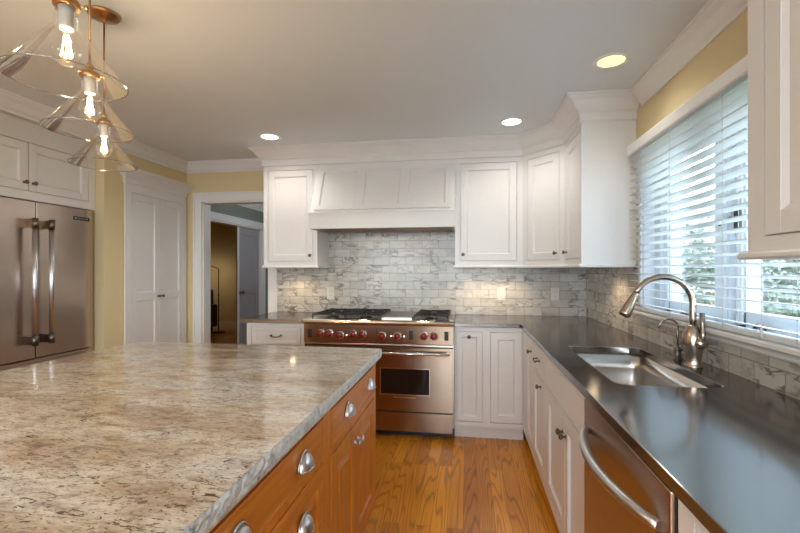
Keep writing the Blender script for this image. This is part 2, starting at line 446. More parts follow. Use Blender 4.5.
def face_frame(bm, F, W, v0, v1, holes, n0=0.0, th=0.02, u0=0.0):
    us = sorted({u0, W} | {h[0] for h in holes} | {h[1] for h in holes}); vv = sorted({v0, v1} | {h[2] for h in holes} | {h[3] for h in holes})
    for i in range(len(us) - 1):
        run = None
        for j in range(len(vv) - 1):
            cu, cv = (us[i] + us[i + 1]) / 2, (vv[j] + vv[j + 1]) / 2
            solid = not any(h[0] < cu < h[1] and h[2] < cv < h[3] for h in holes)
            if solid: run = [vv[j], vv[j + 1]] if run is None else [run[0], vv[j + 1]]
            if (not solid or j == len(vv) - 2) and run is not None:
                fbox(bm, F, us[i], us[i + 1], run[0], run[1], n0, n0 + th); run = None
def knob_bm(F, u, v, n, r=0.0145):
    bm = bm_new()
    lathe(bm, F.p(u, v, n), F.n, [(r * .62, 0), (r * .6, .003), (r * .38, .005), (r * .36, .014), (r * .8, .018), (r, .022), (r * .95, .027), (r * .6, .031), (0.0005, .032)], 18)
    return bm
def bail_bm(F, u, v, n, w_=0.085):
    bm = bm_new()
    for s in (-1, 1): lathe(bm, F.p(u + s * w_ / 2, v, n), F.n, [(.008, 0), (.008, .003), (.004, .005), (.004, .022)], 12)
    pts = [F.p(u + w_ / 2 * math.cos(t) * 1.08, v - .012 * math.sin(t), n + .022 + .004 * math.sin(t)) for t in [PI * k / 12 for k in range(13)]]
    tube(bm, pts, .0042, 8, [.0062 if k in (0, 12) else .0042 for k in range(13)])
    return bm
def cup_bm(F, u, v, n, w_=0.078, h=0.042, d=0.026):
    """bin pull: quarter-dome shell open underneath with a flat flange"""
    bm = bm_new()
    rows = []; A, B = 18, 8
    for i in range(B + 1):
        ph = (PI / 2) * i / B
        row = []
        for j in range(A + 1):
            th = PI * j / A
            uu = w_ / 2 * math.cos(th) * math.cos(ph); vv = -h / 2 + h * math.sin(th) * math.cos(ph); nn = d * math.sin(ph)
            row.append(bm.verts.new(F.p(u + uu, v + vv, n + nn + 0.003)))
        rows.append(row)
    for a, b in zip(rows, rows[1:]):
        for k in range(A): f = bm.faces.new([a[k], a[k + 1], b[k + 1], b[k]]); f.smooth = True
    tube(bm, [F.p(u + (w_ / 2 + .003) * math.cos(PI * j / 18), v - h / 2 + (h + .003) * math.sin(PI * j / 18), n + .003) for j in range(19)], .0035, 8)
    tube(bm, [F.p(u + w_ / 2 * math.cos(PI * j / 18), v - h / 2, n + .003 + d * math.sin(PI * j / 18)) for j in range(19)], .0022, 6)
    return bm

G = 0.0042
def cabinet(name, label, F, W, v0, v1, depth, items, mat='white', group=None, toe=None, toe_rec=0.06, cat='cabinet', hw='pewter', body_extra=None, st=0.055, raised=False, n_face=0.02, hollow=False):
    """items: (kind, u0,u1,v0,v1, [hardware (type,u,v)], opts). F.o is at the face plane; the frame surface sits at n=0"""
    root = thing(name, tuple(F.p(W / 2, 0, -depth / 2)), label, cat, group)
    wm = M['wood_v'] if mat == 'wood' else M[mat]; wh = M['wood_h'] if mat == 'wood' else M[mat]
    bm = bm_new()
    if hollow:
        fbox(bm, F, 0, .006, v0, v1 - .001, -depth, -n_face); fbox(bm, F, W - .006, W, v0, v1 - .001, -depth, -n_face)
        fbox(bm, F, 0, W, v0, v0 + .018, -depth, -n_face); fbox(bm, F, 0, W, v0, v1 - .001, -depth, -depth + .01)
    else: fbox(bm, F, 0, W, v0, v1, -depth, -n_face)
    face_frame(bm, F, W, v0, v1, [(i[1] - G, i[2] + G, i[3] - G, i[4] + G) for i in items], -n_face, n_face)
    if toe is not None: fbox(bm, F, 0, W, toe, v0, -depth, -toe_rec)
    if body_extra: body_extra(bm)
    obj('cabinet_body', bm, wm, root)
    for it in items:
        kind, a, b, c, d = it[:5]; hws = it[5] if len(it) > 5 else []; op = it[6] if len(it) > 6 else {}
        bm = bm_new(); proud = op.get('proud', 0.0)
        if op.get('flat'): fbox(bm, F, a, b, c, d, -n_face + .001, proud)
        else: front(bm, F, a, b, c, d, -n_face + .001, n_face - .001 + proud, op.get('st', st), op.get('rec', .012), op.get('cham', .009), op.get('mids', ()), raised and kind != 'slab')
        nm = {'door': 'door', 'drawer': 'drawer_front', 'false': 'false_front'}[kind]
        dr = obj(nm, bm, wh if kind == 'drawer' else wm, root, bevel=.0012, seg=1)
        for t, u, v in hws:
            if t == 'knob': obj('knob', knob_bm(F, u, v, proud), M[hw], dr)
            if t == 'bail': obj('pull_handle', bail_bm(F, u, v, proud), M[hw], dr)
            if t == 'cup': obj('cup_pull', cup_bm(F, u, v, proud), M['satin'], dr)
    return root

# ================================================================== SHELL
T = 0.15
bm = bm_new(); box(bm, -6.6, XR + T, YF - T, 9.1, -0.1, 0.0); struct('floor', bm, M['floor'])
bm = bm_new(); box(bm, -6.6, XR + T, YF - T, 9.1, ZC, ZC + 0.1); struct('ceiling', bm, M['ceiling'])
DX0, DX1, DZ = -2.67, -1.945, 2.02           # doorway in the back wall
bm = bm_new()
box(bm, -3.75, DX0, YB, YB + .12, 0, ZC); box(bm, DX1, XR + T, YB, YB + .12, 0, ZC); box(bm, DX0, DX1, YB, YB + .12, DZ, ZC)
struct('wall_back', bm, M['yellow'])
WY0, WY1, WZ0, WZ1 = 1.28, 2.77, 1.085, 2.04
bm = bm_new()
box(bm, XR, XR + T, YF, WY0, 0, ZC); box(bm, XR, XR + T, WY1, YB, 0, ZC)
box(bm, XR, XR + T, WY0, WY1, 0, WZ0 - .03); box(bm, XR, XR + T, WY0, WY1, WZ1, ZC)
struct('wall_right', bm, M['yellow'])
NY0, NY1 = 2.03, 2.98                         # fridge niche
bm = bm_new()
box(bm, XL - .9, XL, YF, NY0, 0, ZC); box(bm, XL - .9, XL, NY1, YB, 0, ZC); box(bm, XL - .9, XL - .78, NY0, NY1, 0, ZC)
struct('wall_left', bm, M['yellow'])
bm = bm_new()
RW = [(-2.8, -1.0), (-.8, 1.0)]
box(bm, XL, RW[0][0], YF - T, YF, 0, ZC); box(bm, RW[0][1], RW[1][0], YF - T, YF, 0, ZC); box(bm, RW[1][1], XR + T, YF - T, YF, 0, ZC)
for a, b in RW: box(bm, a, b, YF - T, YF, 0, .15); box(bm, a, b, YF - T, YF, 2.3, ZC)
struct('wall_front', bm, M['offwhite'])
for i, (a, b) in enumerate(RW):
    bm = bm_new()
    for x0, x1, z0, z1 in ((a, a + .06, .2, 2.3), (b - .06, b, .2, 2.3), (a, b, .15, .25), (a, b, 2.24, 2.3), ((a + b) / 2 - .03, (a + b) / 2 + .03, .2, 2.3)):
        box(bm, x0, x1, YF - .1, YF - .04, z0, z1)
    wf = struct('window_%d' % (i + 2), bm, M['vinyl'])  # unseen rear window, added to let fill daylight into the room
    bm = bm_new(); box(bm, a, b, YF - .075, YF - .07, .2, 2.3); obj('pane', bm, M['glass'], wf)

# ceiling crown
prof = [(0, ZC - .105), (.010, ZC - .105), (.014, ZC - .092), (.030, ZC - .078), (.048, ZC - .045), (.064, ZC - .028), (.070, ZC - .014), (.078, ZC - .012), (.078, ZC), (0, ZC)]
bm = bm_new(); sweep(bm, [(-1.835, YB), (XL, YB), (XL, YF), (XR, YF), (XR, 2.762)], prof, 1); struct('trim_1', bm, M['trim'])
# doorway casing + jamb
def casing(bm, F, u0, u1, v1, w_=.09, t=.018, v0=0.0):
    """three-sided casing around an opening u0..u1, top v1"""
    for a, b, c, d in ((u0 - w_, u0, v0, v1 + w_), (u1, u1 + w_, v0, v1 + w_), (u0, u1, v1, v1 + w_)):
        fbox(bm, F, a, b, c, d, 0, t)
    e = .018
    fbox(bm, F, u0 - w_, u0 - w_ + e, v0, v1 + w_, t, t + .01); fbox(bm, F, u1 + w_ - e, u1 + w_, v0, v1 + w_, t, t + .01)
    fbox(bm, F, u0 - w_, u1 + w_, v1 + w_ - e, v1 + w_, t, t + .01)
FB = Fr((0, YB, 0), (1, 0, 0), (0, -1, 0))
bm = bm_new(); casing(bm, FB, DX0, DX1, DZ)
box(bm, DX0, DX0 + .015, YB, YB + .12, 0, DZ); box(bm, DX1 - .015, DX1, YB, YB + .12, 0, DZ); box(bm, DX0, DX1, YB, YB + .12, DZ - .015, DZ)
struct('trim_2', bm, M['trim'], bevel=.002, seg=1)
bm = bm_new(); casing(bm, Fr((0, YB + .12, 0), (1, 0, 0), (0, 1, 0)), DX0, DX1, DZ); struct('trim_3', bm, M['trim'])

# hall beyond
HX = -3.45
HY0, HY1, HZ = 5.29, 6.78, 2.02
bm = bm_new()
box(bm, HX - .12, HX, YB + .12, HY0, 0, ZC); box(bm, HX - .12, HX, HY1, 9.0, 0, ZC); box(bm, HX - .12, HX, HY0, HY1, HZ, ZC)
struct('wall_hall_left', bm, M['hallgreen'])
bm = bm_new(); box(bm, HX, -.5, 7.6, 7.72, 0, ZC); box(bm, -.62, -.5, YB + .12, 7.6, 0, ZC); struct('wall_hall_back', bm, M['hallgreen'])
FH = Fr((HX, 0, 0), (0, 1, 0), (1, 0, 0))
bm = bm_new(); casing(bm, FH, HY0, HY1, HZ, .1)
box(bm, HX - .12, HX, HY0, HY0 + .02, 0, HZ); box(bm, HX - .12, HX, HY1 - .02, HY1, 0, HZ); box(bm, HX - .12, HX, HY0, HY1, HZ - .02, HZ)
struct('trim_4', bm, M['trim'])
bm = bm_new(); sweep(bm, [(HX, 7.6), (HX, YB + .12)], prof, 1); struct('trim_5', bm, M['trim'])
bm = bm_new(); fbox(bm, FH, YB + .14, HY0 - .1, 0, .13, 0, .015); fbox(bm, FH, HY1 + .1, 7.6, 0, .13, 0, .015); struct('baseboard_hall', bm, M['trim'])
# grey leaf closed in the far half of the hall opening
bm = bm_new(); front(bm, Fr((HX - .07, 0, 0), (0, 1, 0), (1, 0, 0)), 6.10, HY1 - .025, .01, HZ - .025, 0, .035, .11, .012, .012, ((.95, 1.06),))
d_ = struct('door_1', bm, M['greydoor'])
bm = bm_new(); lathe(bm, (HX - .035, 6.15, .98), (1, 0, 0), [(.028, 0), (.028, .006), (.012, .01), (.012, .04), (.028, .05), (.024, .07), (.001, .075)], 16); obj('door_knob', bm, M['pewter'], d_)
bm = bm_new(); box(bm, HX - .036, HX - .028, 6.07, 6.12, .01, HZ - .025); obj('astragal', bm, M['trim'], d_)
# yellow room beyond
bm = bm_new(); box(bm, -6.6, HX - .12, 9.0, 9.1, 0, ZC); box(bm, -6.6, -6.5, 4.2, 9.0, 0, ZC); box(bm, -6.5, HX - .12, 4.1, 4.2, 0, ZC); struct('wall_room_beyond', bm, M['yellow'])
bm = bm_new(); box(bm, -6.5, HX - .12, 8.98, 9.0, 0, .14); struct('baseboard_room_beyond', bm, M['trim'])

# backsplash (tile on walls)
bm = bm_new()
box(bm, DX1 + .09, XR, YB - .012, YB, .914, 1.36); box(bm, -1.325, -.095, YB - .012, YB, 1.36, 1.80)
struct('trim_6', bm, M['tile_back'])
bm = bm_new(); box(bm, XR - .012, XR, -1.2, WY1 + .035, .914, 1.03); box(bm, XR - .012, XR, WY1 + .035, YB - .012, .914, 1.36); box(bm, XR - .012, XR, -1.2, 1.20, 1.03, 1.36)
struct('trim_7', bm, M['tile_side'])

# ================================================================== WINDOW
bm = bm_new()
box(bm, XR, XR + T, WY1 - .012, WY1 + .0, WZ0, WZ1); box(bm, XR, XR + T, WY0, WY0 + .012, WZ0, WZ1)
box(bm, XR, XR + T, WY0, WY1, WZ1 - .012, WZ1); box(bm, XR + .0, XR + T, WY0, WY1, WZ0 - .03, WZ0)
# flat casing on the room side
box(bm, XR - .015, XR, WY1, WY1 + .03, WZ0, WZ1 + .03); box(bm, XR - .015, XR, WY0 - .025, WY0, WZ0, WZ1 + .03); box(bm, XR - .015, XR, WY0, WY1, WZ1, WZ1 + .03)
# mullion
box(bm, XR + .06, XR + T, 2.02, 2.105, WZ0, WZ1); box(bm, XR + .05, XR + .06, 2.04, 2.085, WZ0, WZ1); box(bm, XR + .06, XR + T, 2.68, WY1, WZ0, WZ1)
win = struct('window_1', bm, M['vinyl'])
for a, b in ((2.108, 2.678), (1.295, 2.018)):
    bm = bm_new(); s_ = .065
    for y0, y1, z0, z1 in ((a, a + s_, WZ0, WZ1 - .012), (b - s_, b, WZ0, WZ1 - .012), (a, b, WZ0, WZ0 + s_), (a, b, WZ1 - s_, WZ1 - .012)):
        box(bm, XR + .085, XR + .14, y0, y1, z0 + .001, z1)
        box(bm, XR + .075, XR + .09, y0 + .012, y1 - .012, z0 + .012, z1 - .012) if (y1 - y0 < .1) else None
    sash = obj('window_frame', bm, M['vinyl'], win, bevel=.002, seg=1)
    bm = bm_new(); box(bm, XR + .11, XR + .114, a + s_, b - s_, WZ0 + s_, WZ1 - s_); obj('pane', bm, M['glass'], sash)
    bm = bm_new(); ym = (a + b) / 2 if b < 2.2 else 2.42
    if b < 2.2: ym = 1.85
    lathe(bm, (XR + .06, ym, WZ0), (0, 0, 1), [(.03, 0), (.03, .006), (.012, .012), (.010, .022)], 14)
    tube(bm, [(XR + .06, ym, WZ0 + .022), (XR + .045, ym - .03, WZ0 + .03), (XR + .04, ym - .075, WZ0 + .018)], .006, 8)
    lathe(bm, (XR + .04, ym - .075, WZ0 + .01), (0, 0, 1), [(.006, 0), (.009, .01), (.007, .024)], 10)
    obj('crank_handle', bm, M['pewter'], win)
bm = bm_new(); box(bm, XR + .062, XR + .076, 1.965, 1.995, 1.50, 1.575); tube(bm, [(XR + .065, 1.98, 1.54), (XR + .045, 1.99, 1.545), (XR + .03, 2.04, 1.52)], .006, 8); obj('window_latch', bm, M['black'], win)
# stool and apron
bm = bm_new(); fprism(bm, Fr((XR + .02, 0, 0), (0, 1, 0), (-1, 0, 0)), [(0, 1.062), (.083, 1.062), (.090, 1.067), (.090, 1.080), (.083, 1.086), (0, 1.086)], 1.22, WY1 + .03)
tr = struct('trim_8', bm, M['trim'])
bm = bm_new(); fprism(bm, Fr((XR, 0, 0), (0, 1, 0), (-1, 0, 0)), [(0, 1.028), (.022, 1.028), (.026, 1.035), (.022, 1.042), (.03, 1.062), (0, 1.062)], 1.23, WY1 + .02); struct('trim_9', bm, M['trim'])

# blind
BY0, BY1 = 1.262, 2.812
bl = thing('window_blind', (1.01, 2.04, 1.09), 'white horizontal slatted blind, lowered with open slats, hanging over the window above the sink', 'blind')
bm = bm_new(); fprism(bm, Fr((XR, 0, 0), (0, 1, 0), (-1, 0, 0)), [(.012, 2.02), (.072, 2.02), (.078, 2.028), (.078, 2.078), (.070, 2.088), (.012, 2.088)], BY0, BY1)
obj('valance', bm, M['blind'], bl)
zs = [2.0 - .0435 * k for k in range(21)]
slat0 = None
for k, z in enumerate(zs):
    if z < 1.115: break
    if slat0 is None:
        bm = bm_new(); N = 6; tilt = math.radians(-10); X0 = XR - .042
        rows = []
        for i in range(N + 1):
            t = i / N - .5; xx = t * .05; zz = -.0035 * (2 * t) ** 2
            rows.append((X0 + xx * math.cos(tilt) - 0, z + zz + xx * math.sin(tilt)))
        top = [bm.verts.new((x, BY0 + .006, zz + .0013)) for x, zz in rows]; bot = [bm.verts.new((x, BY0 + .006, zz - .0013)) for x, zz in rows]
        top2 = [bm.verts.new((x, BY1 - .006, zz + .0013)) for x, zz in rows]; bot2 = [bm.verts.new((x, BY1 - .006, zz - .0013)) for x, zz in rows]
        for i in range(N):
            bm.faces.new([top[i], top[i + 1], top2[i + 1], top2[i]]); bm.faces.new([bot[i], bot[i + 1], bot2[i + 1], bot2[i]])
        bm.faces.new(top + bot[::-1]); bm.faces.new(top2 + bot2[::-1]); bm.faces.new([top[0], bot[0], bot2[0], top2[0]]); bm.faces.new([top[-1], bot[-1], bot2[-1], top2[-1]])
        slat0 = obj('slat', bm, M['blind'], bl); zfirst = z
    else:
        s = slat0.copy(); COL.objects.link(s); s.parent = bl; s.location = (0, 0, z - zfirst)
bm = bm_new(); box(bm, XR - .066, XR - .018, BY0 + .006, BY1 - .006, 1.092, 1.110); obj('bottom_rail', bm, M['blind'], bl, bevel=.003)
for y in (2.62, 2.27, 1.83, 1.45):
    bm = bm_new()
    for x in (XR - .070, XR - .014): tube(bm, [(x, y, 1.10), (x, y, 2.03)], .0008, 5)
    obj('ladder_cord', bm, M['plastic'], bl)
bm = bm_new(); tube(bm, [(XR - .075, 1.60, 2.03), (XR - .076, 1.595, 1.5), (XR - .075, 1.60, 1.13)], .0012, 5); lathe(bm, (XR - .075, 1.60, 1.13), (0, 0, -1), [(.003, 0), (.006, .02), (.005, .035)], 10)
obj('pull_cord', bm, M['plastic'], bl)

# ================================================================== WALL CABINETS
Z0, Z1 = 1.36, 2.262
Fb = lambda x: Fr((x, U, 0), (1, 0, 0), (0, -1, 0))
DPT = YB - U
def side_panel(F, W, v0, v1, depth, where):
    pass
cabinet('wall_cabinet', 'white single-door wall cabinet on the doorway side of the range hood', Fb(-1.83), .51, Z0, Z1, DPT - .001, [('door', .045, .468, 1.405, 2.222, [('knob', .445, 1.455)])], group=None)
cabinet('wall_cabinet', 'white single-door wall cabinet beside the hood, between it and the angled corner cabinet', Fb(-.10), .558, Z0, Z1, DPT - .013, [('door', .045, .505, 1.405, 2.222, [('knob', .068, 1.455)])])
# angled corner cabinet
A_ = Vector((.458, U)); B_ = Vector((.72, 3.337)); dv = (B_ - A_); Ld = dv.length; nn = Vector((-abs(dv.y), -abs(dv.x))).normalized()
FD = Fr((A_.x, A_.y, 0), (dv.x, dv.y, 0), (nn.x, nn.y, 0))
root = thing('corner_wall_cabinet', (.8, 3.7, Z0), 'white angled wall cabinet set across the corner between back wall and window wall', 'cabinet')
bm = bm_new(); q = nn * -.02
prism(bm, [(A_.x, A_.y + .012), (A_.x + q.x, A_.y + q.y + .006), (B_.x + q.x + .006, B_.y + q.y), (B_.x + .012, B_.y), (XR - .002, B_.y), (XR - .002, YB - .013), (A_.x, YB - .013)], Z0, Z1)
face_frame(bm, FD, Ld, Z0, Z1, [(.05 - G, Ld - .05 + G, 1.405 - G, 2.222 + G)], -.02, .02)
obj('cabinet_body', bm, M['white'], root)
bm = bm_new(); front(bm, FD, .05, Ld - .05, 1.405, 2.222, -.019, .019); dr = obj('door', bm, M['white'], root, bevel=.0012, seg=1)
obj('knob', knob_bm(FD, Ld - .075, 1.455, 0), M['pewter'], dr)
FRc = Fr((.72, 2.865, 0), (0, 1, 0), (-1, 0, 0))
def endpanel(bm):
    fe = Fr((.72, 2.865, 0), (1, 0, 0), (0, -1, 0))
    fbox(bm, fe, 0, .045, Z0, Z1, 0, .004)
cabinet('wall_cabinet', 'white narrow wall cabinet with a plain end panel, beside the window blind', FRc, .471, Z0, Z1, XR - .72 - .002, [('door', .04, .43, 1.405, 2.222, [('knob', .40, 1.455)])], body_extra=endpanel)
# near cabinet
FN = Fr((.73, .20, 0), (0, 1, 0), (-1, 0, 0))
def near_extra(bm):
    fprism(bm, FN, [(-.32, 1.352), (.012, 1.352), (.017, 1.358), (.017, 1.366), (.010, 1.372), (-.32, 1.372)], -.0, 1.065)
cabinet('wall_cabinet', 'white wall cabinet with flared bottom moulding hanging close by, overlapping the window blind', FN, 1.05, 1.37, 2.262, XR - .73 - .002,
        [('door', .06, .52, 1.412, 2.222, [('knob', .49, 1.46)], {'cham': .012}), ('door', .526, .986, 1.412, 2.222, [('knob', .556, 1.46)], {'cham': .012})], body_extra=near_extra)
# cabinet crown (one continuous moulding around the back and corner cabinets)
cprof = [(0, Z1), (.010, Z1), (.016, Z1 + .008), (.012, Z1 + .014), (.012, Z1 + .058), (.022, Z1 + .064), (.026, Z1 + .076), (.045, Z1 + .092), (.070, Z1 + .125), (.092, Z1 + .138), (.096, Z1 + .146), (.108, Z1 + .148), (.108, ZC), (0, ZC)]
bm = bm_new(); sweep(bm, [(-1.83, YB - .001), (-1.83, U), (.458, U), (.72, 3.337), (.72, 2.865), (XR - .001, 2.865)], cprof, -1)
tag(obj('crown_molding', bm, M['white']), 'white stepped crown moulding running along the tops of the hood and wall cabinets to the ceiling', 'moulding')
bm = bm_new(); sweep(bm, [(XR - .002, 1.25), (.73, 1.25), (.73, .20)], cprof, -1)
tag(obj('crown_molding', bm, M['white']), 'white crown moulding on top of the close wall cabinet beside the window', 'moulding')
# light rail
rprof = [(-.012, Z0 - .018), (.010, Z0 - .018), (.014, Z0 - .012), (.014, Z0 - .004), (.008, Z0 + .004), (-.012, Z0 + .004)]
for nm_, path in (('white rail moulding under the wall cabinet next to the doorway', [(-1.83, YB - .014), (-1.83, U), (-1.32, U), (-1.32, YB - .014)]),
             ('white rail moulding wrapping under the corner group of wall cabinets', [(-.10, YB - .014), (-.10, U), (.458, U), (.72, 3.337), (.72, 2.865), (XR - .014, 2.865)])):
    bm = bm_new(); sweep(bm, path, rprof, -1); tag(obj('light_rail', bm, M['white']), nm_, 'moulding')

# ================================================================== HOOD
hx0, hx1 = -1.319, -.101
hood = thing('range_hood', (-.71, 3.7, 1.67), 'white panelled wooden range hood with sloping front above the stove', 'range hood')
bm = bm_new()
FHd = Fr((0, YB, 0), (1, 0, 0), (0, -1, 0))          # n = distance from back wall
yt, yb = YB - U, YB - 3.435                           # .345, .55
fprism(bm, FHd, [(yt - .03, 1.81), (yb - .02, 1.81), (yt - .0, 2.232), (yt - .0, 2.262), (yt - .03, 2.262)], hx0, hx1)
fbox(bm, FHd, hx0 + .001, hx0 + .02, 1.81, 2.25, .013, yt - .031); fbox(bm, FHd, hx1 - .02, hx1 - .001, 1.81, 2.25, .013, yt - .031)
obj('hood_body', bm, M['white'], hood)
dvv = Vector((0, -(yb - .02 - yt), 1.81 - 2.232)); ln = dvv.length
up = -dvv.normalized(); nrm = Vector((0, -up.z, up.y))
FS = Fr((0, 3.435 + .02, 1.81), (1, 0, 0), nrm, up)
bm = bm_new()
for k in range(3):
    a = hx0 + .035 + k * .383
    front(bm, FS, a, a + .383, .02, ln - .012, 0.0005, .016, .040, .010, .008)
obj('hood_front', bm, M['white'], hood)
bm = bm_new()
fbox(bm, FHd, hx0 - .004, hx1 + .004, 1.672, 1.806, yb - .025, yb); fbox(bm, FHd, hx0, hx0 + .022, 1.672, 1.806, .013, yb - .02); fbox(bm, FHd, hx1 - .022, hx1, 1.672, 1.806, .013, yb - .02)
fbox(bm, FHd, hx0 - .010, hx1 + .008, 1.800, 1.812, yb - .12, yb + .008)
obj('hood_band', bm, M['white'], hood, bevel=.002, seg=1)
bm = bm_new(); fbox(bm, FHd, hx0 + .022, hx1 - .022, 1.688, 1.71, .013, yb - .025)
for k in range(3):
    x = hx0 + .1 + k * .36
    for j in range(9): fbox(bm, FHd, x + j * .034, x + j * .034 + .02, 1.682, 1.688, .10, yb - .14)
obj('hood_liner', bm, M['copper'], hood)
for x in (-1.0, -.42):
    bm = bm_new(); lathe(bm, (x, 3.49, 1.688), (0, 0, -1), [(.03, 0), (.03, .006)], 18); lo = obj('hood_lamp', bm, M['puck'], hood)
    ld = bpy.data.lights.new('hood_bulb', 'SPOT'); ld.energy = 1.5; ld.color = (1, .78, .5); ld.spot_size = 2.2; ld.shadow_soft_size = .03
    lo2 = bpy.data.objects.new('hood_bulb', ld); COL.objects.link(lo2); lo2.location = (x, 3.49, 1.675)

# puck lights under the cabinets
puck0 = None
for i, (x, y, lab) in enumerate([(-1.60, 3.76, 'small round lamp under the wall cabinet beside the doorway'),
             (.08, 3.76, 'small round lamp under the wall cabinet next to the hood'), (.33, 3.76, 'small round lamp beside the angled corner cabinet, under the wall cabinet'),
             (.86, 3.10, 'small round lamp under the narrow wall cabinet by the window')]):
    if puck0 is None:
        bm = bm_new(); lathe(bm, (x, y, Z0 - .012), (0, 0, 1), [(.034, 0), (.036, .004), (.036, .012)], 20); p_ = obj('puck_light', bm, M['satin'])
        bm = bm_new(); lathe(bm, (0, 0, -.003), (0, 0, 1), [(.026, 0), (.026, .003)], 18); lens = obj('lens', bm, M['puck']); lens.parent = p_; lens.location = (x, y, Z0 - .012)
        puck0 = p_; p0 = Vector((x, y, 0)); c = p_
    else:
        c = copy_tree(puck0); c.location = Vector((x, y, 0)) - p0
    tag(c, lab, 'lamp', 'lamps under the wall cabinets')
    ld = bpy.data.lights.new('puck_bulb', 'SPOT'); ld.energy = 5.0; ld.color = (1, .74, .46); ld.spot_size = 2.5; ld.spot_blend = .6; ld.shadow_soft_size = .02
    lo = bpy.data.objects.new('puck_bulb', ld); COL.objects.link(lo); lo.location = (x, y, Z0 - .018)

# ================================================================== BASE CABINETS
BT = .883
Fbb = lambda x: Fr((x, BF, 0), (1, 0, 0), (0, -1, 0))
bd = YB - BF - .002
cabinet('base_cabinet', 'white base cabinet with one drawer showing, between the doorway and the stove', Fbb(-1.845), .518, .105, BT, bd,
        [('drawer', .045, .478, .70, .845, [('bail', .265, .778)], {'st': .025, 'rec': .006}), ('door', .045, .478, .145, .665, [])], toe=0)
cabinet('base_cabinet', 'white base cabinet with two tall narrow doors beside the stove, turning into the corner', Fbb(-.097), .53, .105, BT, bd,
        [('door', .018, .212, .145, .842, [('knob', .112, .805)], {'st': .04}), ('door', .277, .512, .145, .842, [], {'st': .055})], toe=0)
Frr = lambda y: Fr((RF, y, 0), (0, 1, 0), (-1, 0, 0))
rd = XR - RF - .002
cabinet('base_cabinet', 'white narrow single-door cabinet tucked into the inside corner below the black worktop', Frr(2.89), .475, .105, BT, rd,
        [('door', .03, .27, .145, .842, [('knob', .06, .78)], {'st': .045})], toe=0)
cabinet('base_cabinet', 'white base cabinet with one drawer over one door, between inside corner and sink cabinet', Frr(2.447), .442, .105, BT, rd,
        [('drawer', .03, .41, .70, .842, [('bail', .215, .785)], {'st': .03, 'rec': .006}), ('door', .03, .41, .145, .675, [('knob', .13, .645)])], toe=0)
cabinet('sink_cabinet', 'white sink base cabinet with a pair of doors whose knobs meet, next to the dishwasher', Frr(1.614), .832, .105, BT, rd,
        [('false', .035, .778, .70, .842, [], {'flat': True}), ('door', .035, .352, .145, .675, [('knob', .325, .60)]), ('door', .357, .778, .145, .675, [('knob', .385, .60)])], toe=0, hollow=True)
# open its top for the bowl
cabinet('base_cabinet', 'white base cabinet at the near end of the black worktop, past the dishwasher', Frr(-.80), 1.745, .105, BT, rd,
        [('door', .05, .55, .145, .842, []), ('door', .60, 1.12, .145, .842, []), ('door', 1.16, 1.68, .145, .842, [('knob', 1.2, .78)])], toe=0)

# dishwasher
dw = thing('dishwasher', (.74, 1.28, 0), 'stainless steel dishwasher with a bowed bar handle, built in under the black worktop', 'dishwasher')
FDW = Fr((RF, .95, 0), (0, 1, 0), (-1, 0, 0))
bm = bm_new(); fbox(bm, FDW, 0, .66, .105, .87, -.58, -.02); obj('body', bm, M['black'], dw)
bm = bm_new(); fbox(bm, FDW, .004, .656, .13, .868, -.018, .012); dd = obj('door', bm, M['steel_dw'], dw, bevel=.004, seg=3)
bm = bm_new(); N = 20; pts = []
for k in range(N + 1):
    t = k / N; a = .045 + t * .57
    pts.append(FDW.p(a, .772, .014 + .058 * math.sin(PI * t) ** .75))
tube(bm, pts, .011, 14, [.0125 + .003 * math.sin(PI * k / N) for k in range(N + 1)])
obj('handle', bm, M['satin'], dd)
bm = bm_new(); fbox(bm, FDW, .01, .65, .0, .12, -.2, -.06); obj('kick_plate', bm, M['black'], dw)

# worktops
def round_rect(x0, x1, y0, y1, r, n=6):
    out = []
    for cx, cy_, a0 in ((x1 - r, y1 - r, 0), (x0 + r, y1 - r, 90), (x0 + r, y0 + r, 180), (x1 - r, y0 + r, 270)):
        for k in range(n + 1):
            a = math.radians(a0 + 90 * k / n); out.append((cx + r * math.cos(a), cy_ + r * math.sin(a)))
    return out
def slab(outer, hole, z0, z1):
    bm = bm_new()
    def loop(pts, z):
        v = [bm.verts.new((x, y, z)) for x, y in pts]; e = [bm.edges.new((v[i], v[(i + 1) % len(v)])) for i in range(len(v))]; return v, e
    for z in (z0, z1):
        v, e = loop(outer, z); es = list(e)
        if z == z0: vo0 = v
        else: vo1 = v
        if hole:
            h, e2 = loop(hole, z); es += e2
            if z == z0: h0 = h
            else: h1 = h
        bmesh.ops.triangle_fill(bm, edges=es, use_beauty=True)
    for a, b in ((vo0, vo1),) + (((h0, h1),) if hole else ()):
        for i in range(len(a)): bm.faces.new([a[i], a[(i + 1) % len(a)], b[(i + 1) % len(b)], b[i]])
    return bm
CX = .402
SH = round_rect(.53, .90, 1.635, 2.425, .05)
outer = [(-.097, 3.337), (CX - .01, 3.337), (CX, 3.327), (CX, -.80), (XR - .001, -.80), (XR - .001, YB - .001), (-.097, YB - .001)]
wt = obj('worktop', slab(outer, SH, BT, .914), M['stone'], bevel=.003, seg=2)
tag(wt, 'black granite worktop wrapping the corner from the stove past the sink along the window', 'worktop')
bm = bm_new(); prism(bm, [(-1.885, 3.337), (-1.326, 3.337), (-1.326, YB - .001), (-1.885 + .02, YB - .001), (-1.885, YB - .03)], BT, .914)
bm.free(); bm = bm_new(); prism(bm, [(-1.885, 3.337), (-1.326, 3.337), (-1.326, YB - .001), (-1.853, YB - .001), (-1.853, YB - .03), (-1.885, YB - .03)], BT, .914)
tag(obj('worktop', bm, M['stone'], bevel=.003), 'short black granite worktop between the doorway and the stove', 'worktop')

